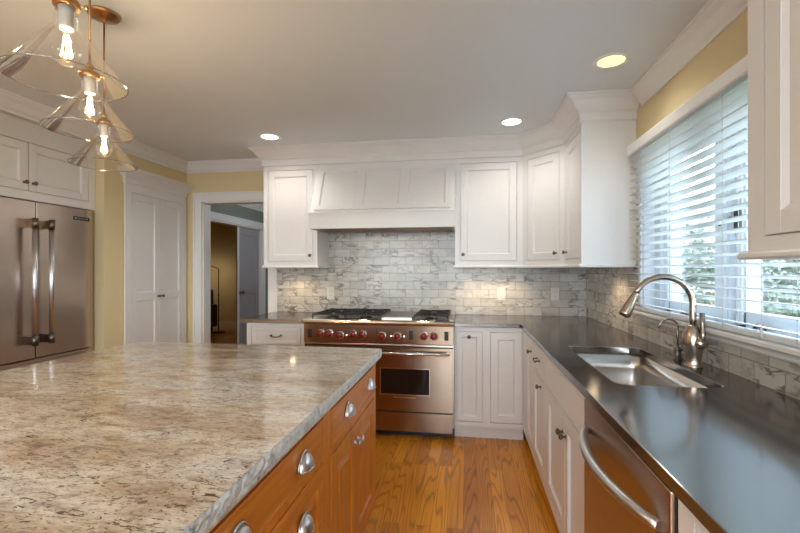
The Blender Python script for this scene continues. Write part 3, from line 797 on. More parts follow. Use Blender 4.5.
# sink
sk = thing('sink', (.715, 2.03, .67), 'undermounted stainless steel single-bowl sink set in the black worktop', 'sink')
bm = bm_new()
rings = []
for ins, z in ((-.012, BT - .001), (-.012, BT - .003), (-.006, BT - .004), (-.002, .80), (.004, .70), (.02, .675), (.045, .668)):
    rings.append([bm.verts.new((x, y, z)) for x, y in round_rect(.53 + ins, .90 - ins, 1.635 + ins, 2.425 - ins, .05)])
for a, b in zip(rings, rings[1:]):
    for k in range(len(a)): f = bm.faces.new([a[k], a[(k + 1) % len(a)], b[(k + 1) % len(a)], b[k]]); f.smooth = True
bm.faces.new(rings[-1]); obj('bowl', bm, M['sink'], sk)
bm = bm_new(); lathe(bm, (.72, 2.05, .669), (0, 0, 1), [(.045, 0), (.045, .003), (.036, .004), (.034, .0), (.01, .001)], 24); obj('drain', bm, M['chrome'], sk)

# faucet
fc = thing('faucet', (.965, 1.985, .914), 'brushed nickel pull-down kitchen faucet with a high arched neck, behind the sink', 'faucet')
fx, fy = .950, 1.985
bm = bm_new(); lathe(bm, (fx, fy, .914), (0, 0, 1), [(.036, 0), (.036, .004), (.033, .010), (.031, .03), (.034, .055), (.040, .09), (.041, .115), (.036, .145), (.026, .168), (.018, .178)], 28)
obj('faucet_body', bm, M['nickel'], fc)
bm = bm_new(); pts = [(fx, fy, 1.08), (fx, fy, 1.12), (fx - .001, fy, 1.16)]
R = .118; cxx = fx - R; cz = 1.178
for k in range(19):
    a = math.radians(0 + 158 * k / 18); pts.append((cxx + R * math.cos(a), fy, cz + R * math.sin(a)))
tube(bm, pts, .0132, 16); obj('spout', bm, M['nickel'], fc)
e = Vector(pts[-1]); dirn = (Vector(pts[-1]) - Vector(pts[-2])).normalized()
bm = bm_new(); lathe(bm, e - dirn * .004, dirn, [(.0145, 0), (.0155, .004), (.0155, .012), (.0165, .02), (.021, .06), (.0255, .098), (.0255, .106), (.022, .108), (.0, .108)], 24); hd = obj('spray_head', bm, M['nickel'], fc)
bm = bm_new(); lathe(bm, e + dirn * .105, dirn, [(.020, 0), (.020, .005), (.0, .005)], 20); obj('nozzle', bm, M['black'], hd)
bm = bm_new(); lathe(bm, (fx + .012, fy - .028, .914 + .105), (.25, -1, .12), [(.026, 0), (.027, .012), (.020, .024), (.004, .028)], 20)
tube(bm, [(fx + .014, fy - .046, 1.03), (fx + .020, fy - .040, 1.06), (fx + .022, fy - .030, 1.10), (fx + .022, fy - .028, 1.145)], .008, 10, [.010, .009, .009, .010]); obj('lever', bm, M['nickel'], fc)
# small filtered-water tap
tp = thing('water_tap', (.955, 2.13, .914), 'small slim filtered-water tap with a curved spout beside the main faucet', 'faucet')
tx, ty = .955, 2.13
bm = bm_new(); lathe(bm, (tx, ty, .914), (0, 0, 1), [(.022, 0), (.022, .004), (.015, .008), (.014, .045), (.016, .05), (.012, .058), (.007, .062)], 20); obj('tap_body', bm, M['pewter'], tp)
bm = bm_new(); pts = [(tx, ty, .97), (tx, ty, 1.03), (tx, ty, 1.065)]
for k in range(13):
    a = math.radians(165 * k / 12); pts.append((tx - .038 + .038 * math.cos(a), ty + .0, 1.065 + .034 * math.sin(a)))
pts.append((pts[-1][0] - .006, ty, pts[-1][2] - .018)); tube(bm, pts, .0052, 10); obj('spout', bm, M['nickel'], tp)
bm = bm_new(); tube(bm, [(tx + .004, ty - .008, .956), (tx + .01, ty - .03, .965), (tx + .014, ty - .055, .985)], .0045, 8, [.006, .0045, .0045]); obj('lever', bm, M['black'], tp)

# outlets
for i, (F, u, v, lab) in enumerate([(Fr((0, YB - .012, 0), (1, 0, 0), (0, -1, 0)), -1.305, 1.10, 'white double wall socket on the marble tiles at the doorway side of the stove'),
        (Fr((0, YB - .012, 0), (1, 0, 0), (0, -1, 0)), .305, 1.11, 'white wall socket on the marble tiles nearest the stove on its sink side'),
        (Fr((0, YB - .012, 0), (1, 0, 0), (0, -1, 0)), .775, 1.11, 'white wall socket on the marble tiles below the angled corner cabinet')]):
    o = thing('wall_socket', tuple(F.p(u, v - .057, 0)), lab, 'socket')
    bm = bm_new(); fbox(bm, F, u - .036, u + .036, v - .057, v + .057, 0, .006); obj('cover_plate', bm, M['plastic'], o, bevel=.002)
    for s in (-1, 1):
        bm = bm_new(); lathe(bm, F.p(u, v + s * .02, .005), F.n, [(.015, 0), (.015, .003)], 16); oo = obj('outlet', bm, M['plastic'], o)
        bm = bm_new()
        for t in (-1, 1): fbox(bm, F, u + t * .006 - .001, u + t * .006 + .001, v + s * .02 - .004, v + s * .02 + .005, .007, .0085)
        obj('slot', bm, M['black'], oo)

# ================================================================== RANGE
RX0, RX1 = -1.322, -.101
RYF = 3.345
rg = thing('range_cooker', (-.71, 3.66, 0), 'wide stainless steel range cooker with red knobs and black burner grates, under the hood', 'stove')
FR_ = Fr((0, RYF, 0), (1, 0, 0), (0, -1, 0))
bm = bm_new(); box(bm, RX0, RX1, RYF, YB - .014, .09, .885); 
for x in (RX0 + .06, RX1 - .06):
    for y in (RYF + .1, YB - .1): lathe(bm, (x, y, 0), (0, 0, 1), [(.022, 0), (.022, .09)], 12)
obj('range_body', bm, M['steel_x'], rg)
bm = bm_new(); fprism(bm, FR_, [(-.06, .735), (.012, .735), (.016, .740), (.016, .885), (-.06, .885)], RX0, RX1); cp = obj('control_panel', bm, M['steel_x'], rg, bevel=.0015)
bm = bm_new(); fprism(bm, FR_, [(-.10, .885), (.018, .885), (.030, .893), (.034, .905), (.030, .918), (.018, .926), (-.10, .926)], RX0, RX1); obj('bullnose', bm, M['chrome'], rg)
bm = bm_new(); box(bm, RX0, RX1, RYF + .10, YB - .014, .885, .918); box(bm, RX0, RX1, YB - .05, YB - .014, .918, .935); obj('cooktop', bm, M['rangetop'], rg, bevel=.002)
# white seam strip under panel
bm = bm_new(); fbox(bm, FR_, RX0 + .01, RX1 - .005, .722, .730, -.01, .010); obj('trim_strip', bm, M['chrome'], rg)
bm = bm_new(); fbox(bm, FR_, -.712, -.709, .737, .884, .0, .0168); obj('panel_seam', bm, M['black'], rg)
k0 = None
for x, z in [(-1.178, .812), (-1.106, .812), (-1.013, .800), (-.905, .811), (-.826, .811), (-.668, .802), (-.545, .802), (-.334, .808), (-.255, .808)]:
    bm = bm_new(); lathe(bm, FR_.p(x, z, .016), FR_.n, [(.034, 0), (.034, .004), (.028, .006), (.024, .010)], 24); bz = obj('knob_bezel', bm, M['chrome'], rg)
    bm = bm_new(); lathe(bm, FR_.p(x, z, .024), FR_.n, [(.026, 0), (.027, .010), (.026, .026), (.022, .031), (.0005, .032)], 24); fbox(bm, FR_, x - .0035, x + .0035, z - .02, z + .02, .05, .062); obj('knob', bm, M['red'], bz)
for x in (-1.272, -.437, -.158):
    bm = bm_new(); fbox(bm, FR_, x - .016, x + .016, .775, .845, .016, .0185); bz = obj('display', bm, M['black'], rg)
    for s in (-1, 1):
        bm = bm_new(); fprism(bm, FR_, [(.0185, .81 + s * .02 - .008), (.024, .81 + s * .02 - .005), (.024, .81 + s * .02 + .005), (.0185, .81 + s * .02 + .008)], x - .009, x + .009)
        obj('rocker_switch', bm, M['black'], bz)
for x in (-.595, -.49, -.96):
    bm = bm_new(); lathe(bm, FR_.p(x, .80, .016), FR_.n, [(.004, 0), (.003, .003)], 10); obj('indicator', bm, M['lens'], rg)
# doors
def oven(u0, u1, wu0, wu1, plate):
    bm = bm_new()
    face_frame(bm, FR_, u1, .212, .712, [(wu0, wu1, .345, .545)], .0, .02, u0=u0)
    d = obj('oven_door', bm, M['steel_x'], rg)
    bm = bm_new(); fbox(bm, FR_, wu0, wu1, .345, .545, .0, .012); obj('oven_window', bm, M['darkglass'], d)
    bm = bm_new()
    for a, b, c, e_ in ((wu0 - .008, wu1 + .008, .337, .345), (wu0 - .008, wu1 + .008, .545, .551), (wu0 - .008, wu0, .345, .545), (wu1, wu1 + .006, .345, .545)): fbox(bm, FR_, a, b, c, e_, .02, .025)
    obj('window_trim', bm, M['chrome'], d)
    bm = bm_new(); tube(bm, [FR_.p(u0 + .02, .672, .062), FR_.p(u1 - .02, .672, .062)], .012, 14)
    for x in (u0 + .05, u1 - .035): fbox(bm, FR_, x - .012, x + .012, .663, .681, .02, .056)
    obj('handle', bm, M['chrome'], d)
    if plate:
        bm = bm_new(); fbox(bm, FR_, -.565, -.405, .295, .325, .02, .023); pl = obj('nameplate', bm, M['steel_x'], d)
        bm = bm_new(); fbox(bm, FR_, -.575, -.395, .317, .327, .02, .030); obj('nameplate_bar', bm, M['chrome'], d)
        text('nameplate_lettering', 'WOLF', .022, FR_, -.485, .302, .0235, M['black'], pl)
oven(RX0 + .008, -.875, -1.22, -.97, False)
oven(-.866, -.112, -.678, -.291, True)
bm = bm_new(); fbox(bm, FR_, RX0 + .006, RX1 - .010, .05, .198, -.0, .016); obj('kick_panel', bm, M['steel_x'], rg, bevel=.002)
bm = bm_new(); fbox(bm, FR_, RX0 + .01, RX1 - .01, .0, .09, -.3, -.05); fbox(bm, FR_, RX0 + .004, RX1 - .004, .198, .213, 0, .004); fbox(bm, FR_, RX0 + .004, RX1 - .004, .711, .7225, 0, .006); obj('toe_and_gap_shade', bm, M['black'], rg)  # black strips stand in for the shade in the door and panel gaps
# grates
def grate(x0, x1, y0, y1, z):
    bm = bm_new(); t = .0042
    for x in (x0, x1 - 2 * t): box(bm, x, x + 2 * t, y0, y1, z - .002, z + .010)
    for y in (y0, y1 - 2 * t): box(bm, x0, x1, y, y + 2 * t, z - .002, z + .010)
    cxm = (x0 + x1) / 2; ym = (y0 + y1) / 2
    box(bm, x0, x1, ym - t, ym + t, z - .002, z + .010)
    for yc in ((y0 + ym) / 2, (y1 + ym) / 2):
        for ang in range(8):
            a = ang * PI / 4; dx, dy = math.cos(a), math.sin(a)
            L = min(abs((x1 - x0) / 2 / dx) if abs(dx) > .01 else 9, abs((y1 - y0) / 4 / dy) if abs(dy) > .01 else 9)
            p0 = Vector((cxm + dx * .032, yc + dy * .032)); p1 = Vector((cxm + dx * L, yc + dy * L)); n2 = Vector((-dy, dx)) * t * .8
            q = [p0 + n2, p1 + n2, p1 - n2, p0 - n2]
            a_ = [bm.verts.new((v.x, v.y, z + .002)) for i, v in enumerate(q)]; b_ = [bm.verts.new((v.x, v.y, z + .014)) for v in q]
            bm.faces.new(a_); bm.faces.new(b_)
            for i in range(4): bm.faces.new([a_[i], a_[(i + 1) % 4], b_[(i + 1) % 4], b_[i]])
    for x in (x0, x1 - 2 * t):
        for y in (y0, y1 - 2 * t): box(bm, x, x + 2 * t, y, y + 2 * t, z - .03, z + .014)
    obj('burner_grate', bm, M['black'], rg)
    for yc in ((y0 + ym) / 2, (y1 + ym) / 2):
        bm = bm_new(); lathe(bm, (cxm, yc, .918), (0, 0, 1), [(.055, 0), (.05, .01), (.034, .012), (.034, .018), (.030, .022), (.001, .023)], 20); obj('burner', bm, M['black'], rg)
gy0, gy1 = RYF + .075, YB - .07
grate(-1.285, -.998, gy0, gy1, .948); grate(-.992, -.705, gy0, gy1, .948); grate(-.425, -.148, gy0, gy1, .948)
bm = bm_new(); box(bm, -.69, -.44, gy0, gy1, .916, .940); box(bm, -.69, -.44, gy0, gy0 + .012, .94, .944); gr_ = obj('griddle_cover', bm, M['rangetop'], rg, bevel=.002)

# ================================================================== ISLAND
IY0, IY1 = -.60, 2.185; IXL = -1.87
FI = Fr((IX, 0, 0), (0, 1, 0), (1, 0, 0))
def FIy(y): return Fr((IX, y, 0), (0, 1, 0), (1, 0, 0))
cabinet('island_cabinet', 'honey-stained island cabinet with a two-pull drawer over a pair of doors, at the stove end', FIy(1.385), .775, .11, .873, .66,
        [('drawer', .05, .775 - .032, .70, .835, [('cup', .25, .778), ('cup', .63, .778)], {'st': .012, 'rec': .003, 'cham': .003, 'proud': .004}),
         ('door', .05, .372, .15, .672, [('knob', .350, .602)], {'proud': .004}), ('door', .376, .775 - .032, .15, .672, [('knob', .398, .602)], {'proud': .004})], mat='wood', toe=0, raised=True, st=.06, hw='satin')
cabinet('island_cabinet', 'honey-stained island drawer cabinet, middle of the island beside the two-door one', FIy(.60), .783, .11, .873, .66,
        [('drawer', .03, .783 - .035, .715, .835, [('cup', .21, .778), ('cup', .57, .778)], {'st': .012, 'rec': .003, 'cham': .003, 'proud': .004}),
         ('drawer', .03, .783 - .035, .43, .688, [('cup', .21, .597), ('cup', .57, .597)], {'proud': .004, 'st': .055}),
         ('drawer', .03, .783 - .035, .15, .405, [('cup', .21, .33), ('cup', .57, .33)], {'proud': .004, 'st': .055})], mat='wood', toe=0, raised=True, hw='satin')
cabinet('island_cabinet', 'honey-stained island cabinet at the end of the island nearest the viewer', FIy(-.55), 1.148, .11, .873, .66,
        [('drawer', .03, 1.11, .715, .835, [], {'st': .012, 'rec': .003}), ('door', .03, .565, .15, .688), ('door', .57, 1.11, .15, .688)], mat='wood', toe=0, raised=True)
bm = bm_new(); box(bm, -1.80, IX - .665, -.55, 2.16, .0, .873); fbox(bm, Fr((-1.80, 0, 0), (0, 1, 0), (-1, 0, 0)), -.55, 2.16, 0, .12, 0, .012)
tag(obj('island_cabinet', bm, M['wood_v']), 'honey-stained back half of the island, facing the fridge', 'cabinet')
# corner post at the stove end
bm = bm_new(); box(bm, IX - .66, IX + .0, 2.1605, 2.170, .11, .873); 
tag(obj('island_end_panel', bm, M['wood_v']), 'honey-stained end panel of the island facing the stove', 'panel')
# granite top
root = thing('island_worktop', (-1.155, .79, .875), 'large cream and brown granite worktop with a rough chipped edge on the wooden island', 'worktop')
r = .03
tp_ = [(-.441, IY0), (-.441, IY1 - .012), (-.449, IY1), (IXL + .06, IY1), (IXL + .025, IY1 - .012), (IXL + .008, IY1 - .035), (IXL, IY1 - .07), (IXL, IY0)]
bm = bm_new(); prism(bm, tp_, .8735, .914)
obj('granite_slab', bm, M['granite'], root, bevel=.002, seg=1)
# chiselled edge skin
bm = bm_new(); random.seed(3)
path = []
def dens(p, q, step=.012):
    p, q = Vector(p), Vector(q); n = max(1, int((q - p).length / step)); return [p + (q - p) * k / n for k in range(n)]
ed = tp_[0:4]
for a, b in zip(ed, ed[1:]): path += dens(a, b)
path.append(Vector(ed[-1]))
prev = None; NV = 5
for i, p in enumerate(path):
    d = (path[min(i + 1, len(path) - 1)] - path[max(i - 1, 0)]).normalized(); nrm2 = Vector((d.y, -d.x))
    row = []
    for j in range(NV + 1):
        z = .8735 + .0405 * j / NV
        off = .0015 if j in (0,) else (.0006 if j == NV else .004 + random.uniform(-.0018, .0028))
        row.append(bm.verts.new((p.x + nrm2.x * off, p.y + nrm2.y * off, z + (.0006 if j == NV else 0))))
    if prev:
        for j in range(NV): bm.faces.new([prev[j], row[j], row[j + 1], prev[j + 1]])
    prev = row
obj('chipped_edge', bm, M['granite_edge'], root)

# ================================================================== FRIDGE + cabinet above
FX = -2.93
FF = Fr((FX, 0, 0), (0, 1, 0), (1, 0, 0))
fr = thing('refrigerator', (-3.25, 2.51, 0), 'stainless steel french-door refrigerator with two upright bar handles, built into the wall', 'refrigerator')
bm = bm_new(); fbox(bm, FF, 2.07, 2.965, .02, 1.79, -.66, -.05); obj('body', bm, M['black'], fr)
seam = 2.506
doors = []
for a, b in ((2.065, seam - .003), (seam + .003, 2.965)):
    bm = bm_new(); fbox(bm, FF, a, b, .72, 1.795, -.048, 0); doors.append(obj('door', bm, M['steel_y'], fr, bevel=.005, seg=3))
bm = bm_new(); fbox(bm, FF, 2.065, 2.965, .06, .712, -.048, 0); dz_ = obj('freezer_drawer', bm, M['steel_y'], fr, bevel=.005, seg=3)
bm = bm_new(); tube(bm, [FF.p(2.15, .64, .055), FF.p(2.88, .64, .055)], .015, 14)
for u in (2.2, 2.83): fbox(bm, FF, u - .015, u + .015, .625, .655, 0, .05)
obj('handle', bm, M['satin'], dz_)
for d, yy in ((doors[0], seam - .058), (doors[1], seam + .058)):
    bm = bm_new(); tube(bm, [FF.p(yy, .835, .062), FF.p(yy, 1.655, .062)], .0155, 16)
    h = obj('handle', bm, M['satin'], d)
    for z in (.85, 1.64):
        bm = bm_new(); fbox(bm, FF, yy - .018, yy + .018, z - .028, z + .028, 0, .060); lathe(bm, FF.p(yy, z - .035, .062), (0, 0, 1), [(.019, 0), (.019, .07)], 16)
        obj('handle_mount', bm, M['pewter'], h)
bm = bm_new(); fbox(bm, FF, 2.79, 2.925, 1.705, 1.732, .0, .003); bdg = obj('badge', bm, M['black'], doors[1])
bm = bm_new(); fbox(bm, FF, 2.797, 2.812, 1.711, 1.726, .003, .0045); obj('badge_emblem', bm, M['satin'], bdg)
text('badge_lettering', 'JENN-AIR', .021, FF, 2.868, 1.7185, .0035, M['satin'], bdg)

cabinet('fridge_top_cabinet', 'white two-door cabinet built in above the refrigerator', Fr((FX, NY0 + .002, 0), (0, 1, 0), (1, 0, 0)), NY1 - NY0 - .004, 1.80, 2.33, .60,
        [('door', .025, .421, 1.862, 2.185, [('knob', .395, 1.915)]), ('door', .427, .885, 1.862, 2.185, [('knob', .455, 1.915)])])
bm = bm_new(); box(bm, XL - .775, XL - .001, NY0 + .001, NY1 - .001, 2.332, ZC - .001); struct('trim_10', bm, M['trim'])

# pantry built into the wall
FP = Fr((XL + .022, 0, 0), (0, 1, 0), (1, 0, 0))
pn = thing('pantry_cabinet', (XL + .01, 3.57, 0), 'tall white two-door pantry cabinet with crown top, recessed in the yellow wall beside the doorway', 'cabinet')
bm = bm_new(); a, b = 3.17, 3.955
fbox(bm, FP, a, b, 0, 2.07, -.020, -.018)
face_frame(bm, FP, b, 0, 2.07, [(3.24 - G, 3.90 + G, .10 - G, 1.985 + G)], -.020, .020, u0=a)
obj('cabinet_body', bm, M['white'], pn)
for s, (c, d, ku) in enumerate(((3.24, 3.5685, 3.545), (3.5715, 3.90, 3.597))):
    bm = bm_new(); front(bm, FP, c, d, .10, 1.985, -.019, .018, .055, .009, .009, ((1.055, 1.125),)); dr = obj('door', bm, M['white'], pn, bevel=.0012, seg=1)
    obj('knob', knob_bm(FP, ku, 1.085, 0, .013), M['pewter'], dr)
bm = bm_new(); x0 = XL + .022
sweep(bm, [(XL + .001, 3.17), (x0, 3.17), (x0, 3.955), (XL + .001, 3.955)], [(-.015, 2.06), (.004, 2.06), (.008, 2.07), (.006, 2.10), (.018, 2.115), (.05, 2.15), (.066, 2.165), (.070, 2.185), (-.015, 2.185)], 1)
bm.free(); bm = bm_new()
sweep(bm, [(XL + .001, 3.17), (x0, 3.17), (x0, 3.955), (XL + .001, 3.955)], [(-.015, 2.06), (.004, 2.06), (.008, 2.07), (.006, 2.10), (.018, 2.115), (.05, 2.15), (.066, 2.165), (.070, 2.185), (-.015, 2.185)], -1)
obj('crown', bm, M['white'], pn)

# ================================================================== PENDANTS
def make_pendant(x, y):
    rt = thing('pendant_lamp', (x, y, ZC), 'x', 'pendant lamp', None)
    zr = 1.775; zt = zr + .132
    def shell(pts, thick=.0):
        bm = bm_new(); lathe(bm, (x, y, 0), (0, 0, 1), pts, 48, cap=False); return bm
    bm = shell([(.124, zr), (.122, zr + .002), (.075, zr + .060), (.032, zt - .012), (.0225, zt), (.0225, zt + .055)])
    sh = obj('glass_shade', bm, M['shade'], rt, fix=False, smooth=True)
    bm = bm_new(); tube(bm, [(x + .1235 * math.cos(2 * PI * k / 48), y + .1235 * math.sin(2 * PI * k / 48), zr) for k in range(49)], .0014, 6); obj('glass_rim', bm, M['rimglass'], sh)
    bm = bm_new(); lathe(bm, (x, y, zt + .040), (0, 0, 1), [(.026, 0), (.0275, .002), (.0275, .014), (.024, .018), (.012, .024), (.010, .032), (.014, .036), (.006, .046), (.004, .056)], 24); hl = obj('shade_holder', bm, M['brass'], rt)
    for k in range(3):
        a = k * 2 * PI / 3 + .5; c, s = math.cos(a), math.sin(a)
        bm = bm_new(); tube(bm, [(x + c * .024, y + s * .024, zt + .048), (x + c * .038, y + s * .038, zt + .048)], .0022, 8)
        lathe(bm, (x + c * .036, y + s * .036, zt + .048), (c, s, 0), [(.005, 0), (.0055, .006), (.003, .008)], 10); obj('thumb_screw', bm, M['brass'], hl)
    bm = bm_new(); lathe(bm, (x, y, zt - .012), (0, 0, 1), [(.013, 0), (.0145, .004), (.0145, .035), (.017, .052)], 20); obj('socket', bm, M['plastic'], rt)
    bm = bm_new(); lathe(bm, (x, y, zt - .012), (0, 0, -1), [(.012, 0), (.014, .010), (.026, .032), (.031, .052), (.027, .072), (.015, .083), (.0008, .086)], 28, cap=False); bb = obj('bulb', bm, M['shade'], rt, fix=False, smooth=True)
    bm = bm_new()
    for k in range(6):
        a = k * PI / 3; c, s = math.cos(a) * .009, math.sin(a) * .009; c2, s2 = math.cos(a + .5) * .012, math.sin(a + .5) * .012
        tube(bm, [(x + c * .6, y + s * .6, zt - .034), (x + c2, y + s2, zt - .075)], .0007, 5)
    obj('filament', bm, M['filament'], bb)
    bm = bm_new(); tube(bm, [(x, y, zt + .09), (x, y, ZC - .02)], .0035, 10); obj('rod', bm, M['brass'], rt)
    bm = bm_new(); lathe(bm, (x, y, ZC), (0, 0, -1), [(.062, 0), (.062, .006), (.055, .014), (.018, .022), (.008, .030), (.004, .040)], 32); obj('canopy', bm, M['brass'], rt)
    return rt
pd = make_pendant(-.938, .875)
for i, (x, y, lab) in enumerate([(-.938, .875, 'biggest-looking clear glass cone pendant lamp, its shade topmost of the three over the island'),
                  (-1.207, 1.207, 'middle clear glass cone pendant lamp of the row of three over the island'),
                  (-1.535, 1.605, 'smallest-looking clear glass cone pendant lamp, nearest the fridge, with round brass ceiling plate in view')]):
    o = pd if i == 0 else copy_tree(pd)
    o.location = (x, y, ZC); o['label'] = lab; o['group'] = 'glass pendant lamps over the island'
    ld = bpy.data.lights.new('pendant_bulb', 'POINT'); ld.energy = 3.5; ld.color = (1, .72, .44); ld.shadow_soft_size = .012
    lo = bpy.data.objects.new('pendant_bulb', ld); COL.objects.link(lo); lo.location = (x, y, 1.775 + .132 - .068)

# ================================================================== DOWNLIGHTS
def make_down(mat):
    o = thing('recessed_ceiling_light', (0, 0, ZC), '', 'ceiling light')
    bm = bm_new(); lathe(bm, (0, 0, ZC), (0, 0, -1), [(.090, 0), (.090, .003), (.084, .006), (.068, .004), (.066, -.0)], 36, cap=False); obj('trim_ring', bm, M['trim'], o)
    bm = bm_new(); lathe(bm, (0, 0, ZC - .003), (0, 0, 1), [(.066, 0), (.066, .002)], 32); obj('lens', bm, mat, o)
    return o
dl = make_down(M['lens']); dy = None
spots = [(-1.60, 3.29, 'round recessed ceiling light, the one nearest the doorway', 'a'), (.325, 3.235, 'round white recessed ceiling light in front of the wall cabinets by the corner', 'a'),
         (.745, 2.375, 'yellowish round recessed ceiling light beside the window wall', 'y'),
         (-2.2, -.6, 'unseen round ceiling light added as fill behind the viewer', 'a'), (-.6, -.6, 'unseen round ceiling light added as fill behind the viewer, middle of the room', 'a'), (.45, -1.6, 'unseen round ceiling light added as fill behind the viewer by the window wall', 'a')]  # the lights behind the camera are unseen, added to brighten the room
for i, (x, y, lab, kd) in enumerate(spots):
    if kd == 'y': o = make_down(M['lens_yellow'])
    else: o = dl if i == 0 else copy_tree(dl)
    o.location = (x, y, ZC); tag(o, lab, 'ceiling light', 'recessed ceiling lights')
    ld = bpy.data.lights.new('downlight_bulb', 'SPOT'); ld.energy = (6 if kd == 'y' else 13 if y > 0 else 34); ld.color = (1, .93, .84); ld.spot_size = 2.6; ld.spot_blend = .8; ld.shadow_soft_size = .06
    lo = bpy.data.objects.new('downlight_bulb', ld); COL.objects.link(lo); lo.location = (x, y, ZC - .012)

# ================================================================== BEYOND THE DOORWAY
fl = thing('floor_lamp', (-5.22, 8.35, 0), 'slim dark floor lamp with an angled arm in the dim yellow room beyond the doorway', 'lamp')
lx, ly = -5.22, 8.35
bm = bm_new(); lathe(bm, (lx, ly, 0), (0, 0, 1), [(.14, 0), (.14, .012), (.13, .018), (.012, .024)], 28); obj('base', bm, M['black'], fl)
bm = bm_new(); tube(bm, [(lx, ly, .02), (lx, ly, 1.34)], .011, 10); obj('pole', bm, M['black'], fl)
bm = bm_new(); tube(bm, [(lx, ly, 1.34), (lx - .02, ly, 1.36), (lx - .42, ly - .05, 1.50)], .009, 8); obj('arm', bm, M['black'], fl)
bm = bm_new(); lathe(bm, (lx - .42, ly - .05, 1.51), (-.1, 0, -1), [(.02, 0), (.03, .02), (.08, .09)], 20, cap=False); obj('lamp_shade', bm, M['black'], fl)
bm = bm_new(); lathe(bm, (lx - .43, ly - .05, 1.47), (0, 0, -1), [(.02, 0), (.028, .02), (.001, .045)], 14); obj('bulb', bm, M['lampglow'], fl)
bm = bm_new(); lathe(bm, (lx, ly, .78), (0, 0, 1), [(.014, 0), (.02, .01), (.014, .02)], 12); obj('collar', bm, M['black'], fl)
ld = bpy.data.lights.new('floor_lamp_bulb', 'POINT'); ld.energy = 4; ld.color = (1, .80, .52); ld.shadow_soft_size = .05
lo = bpy.data.objects.new('floor_lamp_bulb', ld); COL.objects.link(lo); lo.location = (lx - .44, ly - .06, 1.39)
# armchair
ac = thing('armchair', (-5.75, 8.0, 0), 'brown leather armchair beside the floor lamp, mostly hidden by the doorway', 'armchair')
ax_, ay = -5.72, 8.0
bm = bm_new(); box(bm, ax_ - .35, ax_ + .35, ay - .38, ay + .3, .12, .42); obj('seat', bm, M['leather'], ac, bevel=.04, seg=4)
bm = bm_new(); box(bm, ax_ - .36, ax_ + .36, ay + .24, ay + .42, .12, .92); obj('backrest', bm, M['leather'], ac, bevel=.05, seg=4)
for s in (-1, 1):
    bm = bm_new(); box(bm, ax_ + s * .38 - .08, ax_ + s * .38 + .08, ay - .38, ay + .4, .12, .60); obj('armrest', bm, M['leather'], ac, bevel=.04, seg=4)
    for t in (-1, 1):
        bm = bm_new(); lathe(bm, (ax_ + s * .36, ay + t * .32, 0), (0, 0, 1), [(.018, 0), (.028, .12)], 10); obj('leg', bm, M['darkwood'], ac)
# hall chair
hc = thing('dining_chair', (-2.22, 5.05, 0), 'dark wooden chair standing in the hall, its back edge just showing past the door casing', 'chair')
cx0, cx1, cy0, cy1 = -2.43, -2.02, 4.62, 5.04
bm = bm_new(); box(bm, cx0, cx1, cy0, cy1, .43, .465); obj('seat', bm, M['darkwood'], hc, bevel=.01)
for x in (cx0 + .02, cx1 - .02):
    bm = bm_new(); tube(bm, [(x, cy0 + .03, 0), (x, cy0 + .03, .43)], .018, 8); obj('leg', bm, M['darkwood'], hc)
    bm = bm_new(); tube(bm, [(x, cy1 + .03, 0), (x, cy1 - .02, .44), (x - (.0 if x > -2.2 else -.01), cy1 + .0, .7), (x + (.03 if x > -2.2 else -.035), cy1 + .06, .99)], .016, 8); obj('rear_leg', bm, M['darkwood'], hc)
bm = bm_new()
for z in (.60, .75, .90): box(bm, cx0 + .02, cx1 - .02, cy1 - .0 + (z - .6) * .12, cy1 + .018 + (z - .6) * .12, z, z + .06)
obj('backrest', bm, M['darkwood'], hc)
# unseen ceiling lamp added to light the hall
hf = thing('hall_fill_lamp', (-2.0, 6.0, ZC), 'unseen round ceiling lamp added to light the hall beyond the doorway', 'ceiling light')
bm = bm_new(); lathe(bm, (-2.0, 6.0, ZC), (0, 0, -1), [(.13, 0), (.13, .01), (.11, .05), (.05, .075), (.001, .08)], 28); obj('diffuser', bm, M['lens'], hf)
ld = bpy.data.lights.new('hall_fill_bulb', 'POINT'); ld.energy = 14; ld.color = (.85, .92, 1.0); ld.shadow_soft_size = .1
lo = bpy.data.objects.new('hall_fill_bulb', ld); COL.objects.link(lo); lo.location = (-2.0, 6.0, ZC - .18)

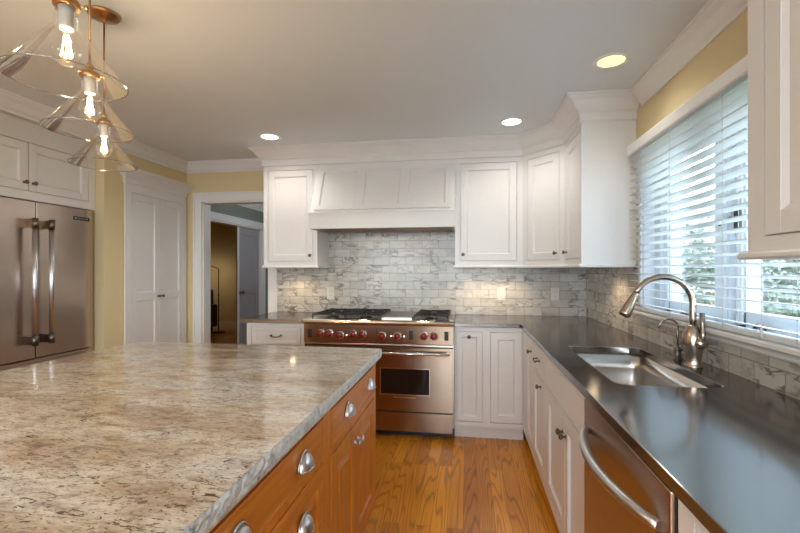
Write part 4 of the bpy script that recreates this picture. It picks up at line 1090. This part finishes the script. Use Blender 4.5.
# ================================================================== OUTSIDE
GZ = -.5
bm = bm_new(); box(bm, XR + T, 45, -20, 60, GZ - .1, GZ); struct('ground', bm, M['lawn'])
bm = bm_new(); box(bm, -20, 45, -40, YF - T, GZ - .1, GZ); struct('rear_bounce_ground', bm, M['bounce_ground'])  # unseen ground made grey to keep green bounce out of the room
def tree(name, x, y, h, crown, cz, n, mat, label, group, cat='tree', leaf=.07, seed=1, trunk=True):
    random.seed(seed)
    rt = thing(name, (x, y, GZ), label, cat, group)
    bm = bm_new()
    blobs = [(Vector((random.gauss(0, .45) * crown, random.gauss(0, .45) * crown, random.gauss(0, .30) * crown * 1.2)), random.uniform(.35, .6) * crown) for _ in range(9)]
    for k in range(n):
        c, r = random.choice(blobs); d = Vector((random.gauss(0, 1), random.gauss(0, 1), random.gauss(0, 1))).normalized() * r * random.uniform(.7, 1.05)
        p = Vector((x, y, cz)) + c + d
        if p.z < GZ + .05: p.z = GZ + .05 + random.random() * .3
        a = Vector((random.gauss(0, 1), random.gauss(0, 1), random.gauss(0, 1))).normalized() * leaf
        b = a.cross(Vector((random.gauss(0, 1), random.gauss(0, 1), random.gauss(0, 1)))).normalized() * leaf * .55
        bm.faces.new([bm.verts.new(p - a), bm.verts.new(p + b), bm.verts.new(p + a), bm.verts.new(p - b)])
    obj('foliage', bm, mat, rt, fix=False)
    bm = bm_new(); tube(bm, [(x, y, GZ), (x + .05, y, (GZ + cz) / 2), (x, y, cz)], .1, 8, [.05 * crown + .03, .04 * crown + .02, .02]);
    for k in range(6):
        c, r = blobs[k]; tube(bm, [(x, y, cz - .5 * crown), (x + c.x * .5, y + c.y * .5, cz + c.z * .5 - .1), (x + c.x, y + c.y, cz + c.z)], .02, 5, [.035, .025, .01])
    obj('trunk', bm, M['bark'], rt)
tree('garden_tree', 6.0, 11.5, 5, 1.5, 1.35, 4500, M['leaf'], 'light green leafy tree seen through the far casement of the window', 'trees outside the window', seed=2)
tree('garden_tree', 10.5, 9.6, 5, 1.6, 1.6, 4500, M['leaf'], 'light green leafy tree behind the window mullion', 'trees outside the window', seed=5)
tree('garden_tree', 13.5, 19, 6, 2.4, 2.0, 6000, M['leaf_dark'], 'darker leafy tree seen through the window at the side of the lawn', 'trees outside the window', seed=8, leaf=.1)
tree('garden_shrub', 5.0, 7.8, 2, .8, .5, 2600, M['leaf'], 'pale green leafy shrub close outside the window', 'shrubs outside the window', 'shrub', seed=11, leaf=.05)
tree('garden_shrub', 8.6, 7.0, 2, 1.0, .6, 2600, M['leaf_dark'], 'dark green shrub outside the window near the lawn', 'shrubs outside the window', 'shrub', seed=12, leaf=.05)
hs = thing('neighbor_house', (22, 36, GZ), 'grey-roofed neighbouring house far behind the trees outside the window', 'house')
bm = bm_new(); box(bm, 16, 28, 32, 40, GZ, 4.0); obj('wall', bm, M['siding'], hs)
bm = bm_new(); prism(bm, [(0, 0), (1, 0), (1, 1), (0, 1)], 0, 1); bm.free()
bm = bm_new(); vv = [bm.verts.new(p) for p in ((15.5, 31.5, 3.9), (28.5, 31.5, 3.9), (28.5, 40.5, 3.9), (15.5, 40.5, 3.9), (15.5, 36, 7), (28.5, 36, 7))]
for f in ((0, 1, 5, 4), (2, 3, 4, 5), (0, 4, 3), (1, 2, 5), (0, 3, 2, 1)): bm.faces.new([vv[i] for i in f])
obj('roof', bm, M['roof'], hs)
for x in (18, 21.5, 25):
    bm = bm_new(); box(bm, x - .6, x + .6, 31.96, 32.0, 1.2, 2.7); obj('window', bm, M['darkglass'], hs)
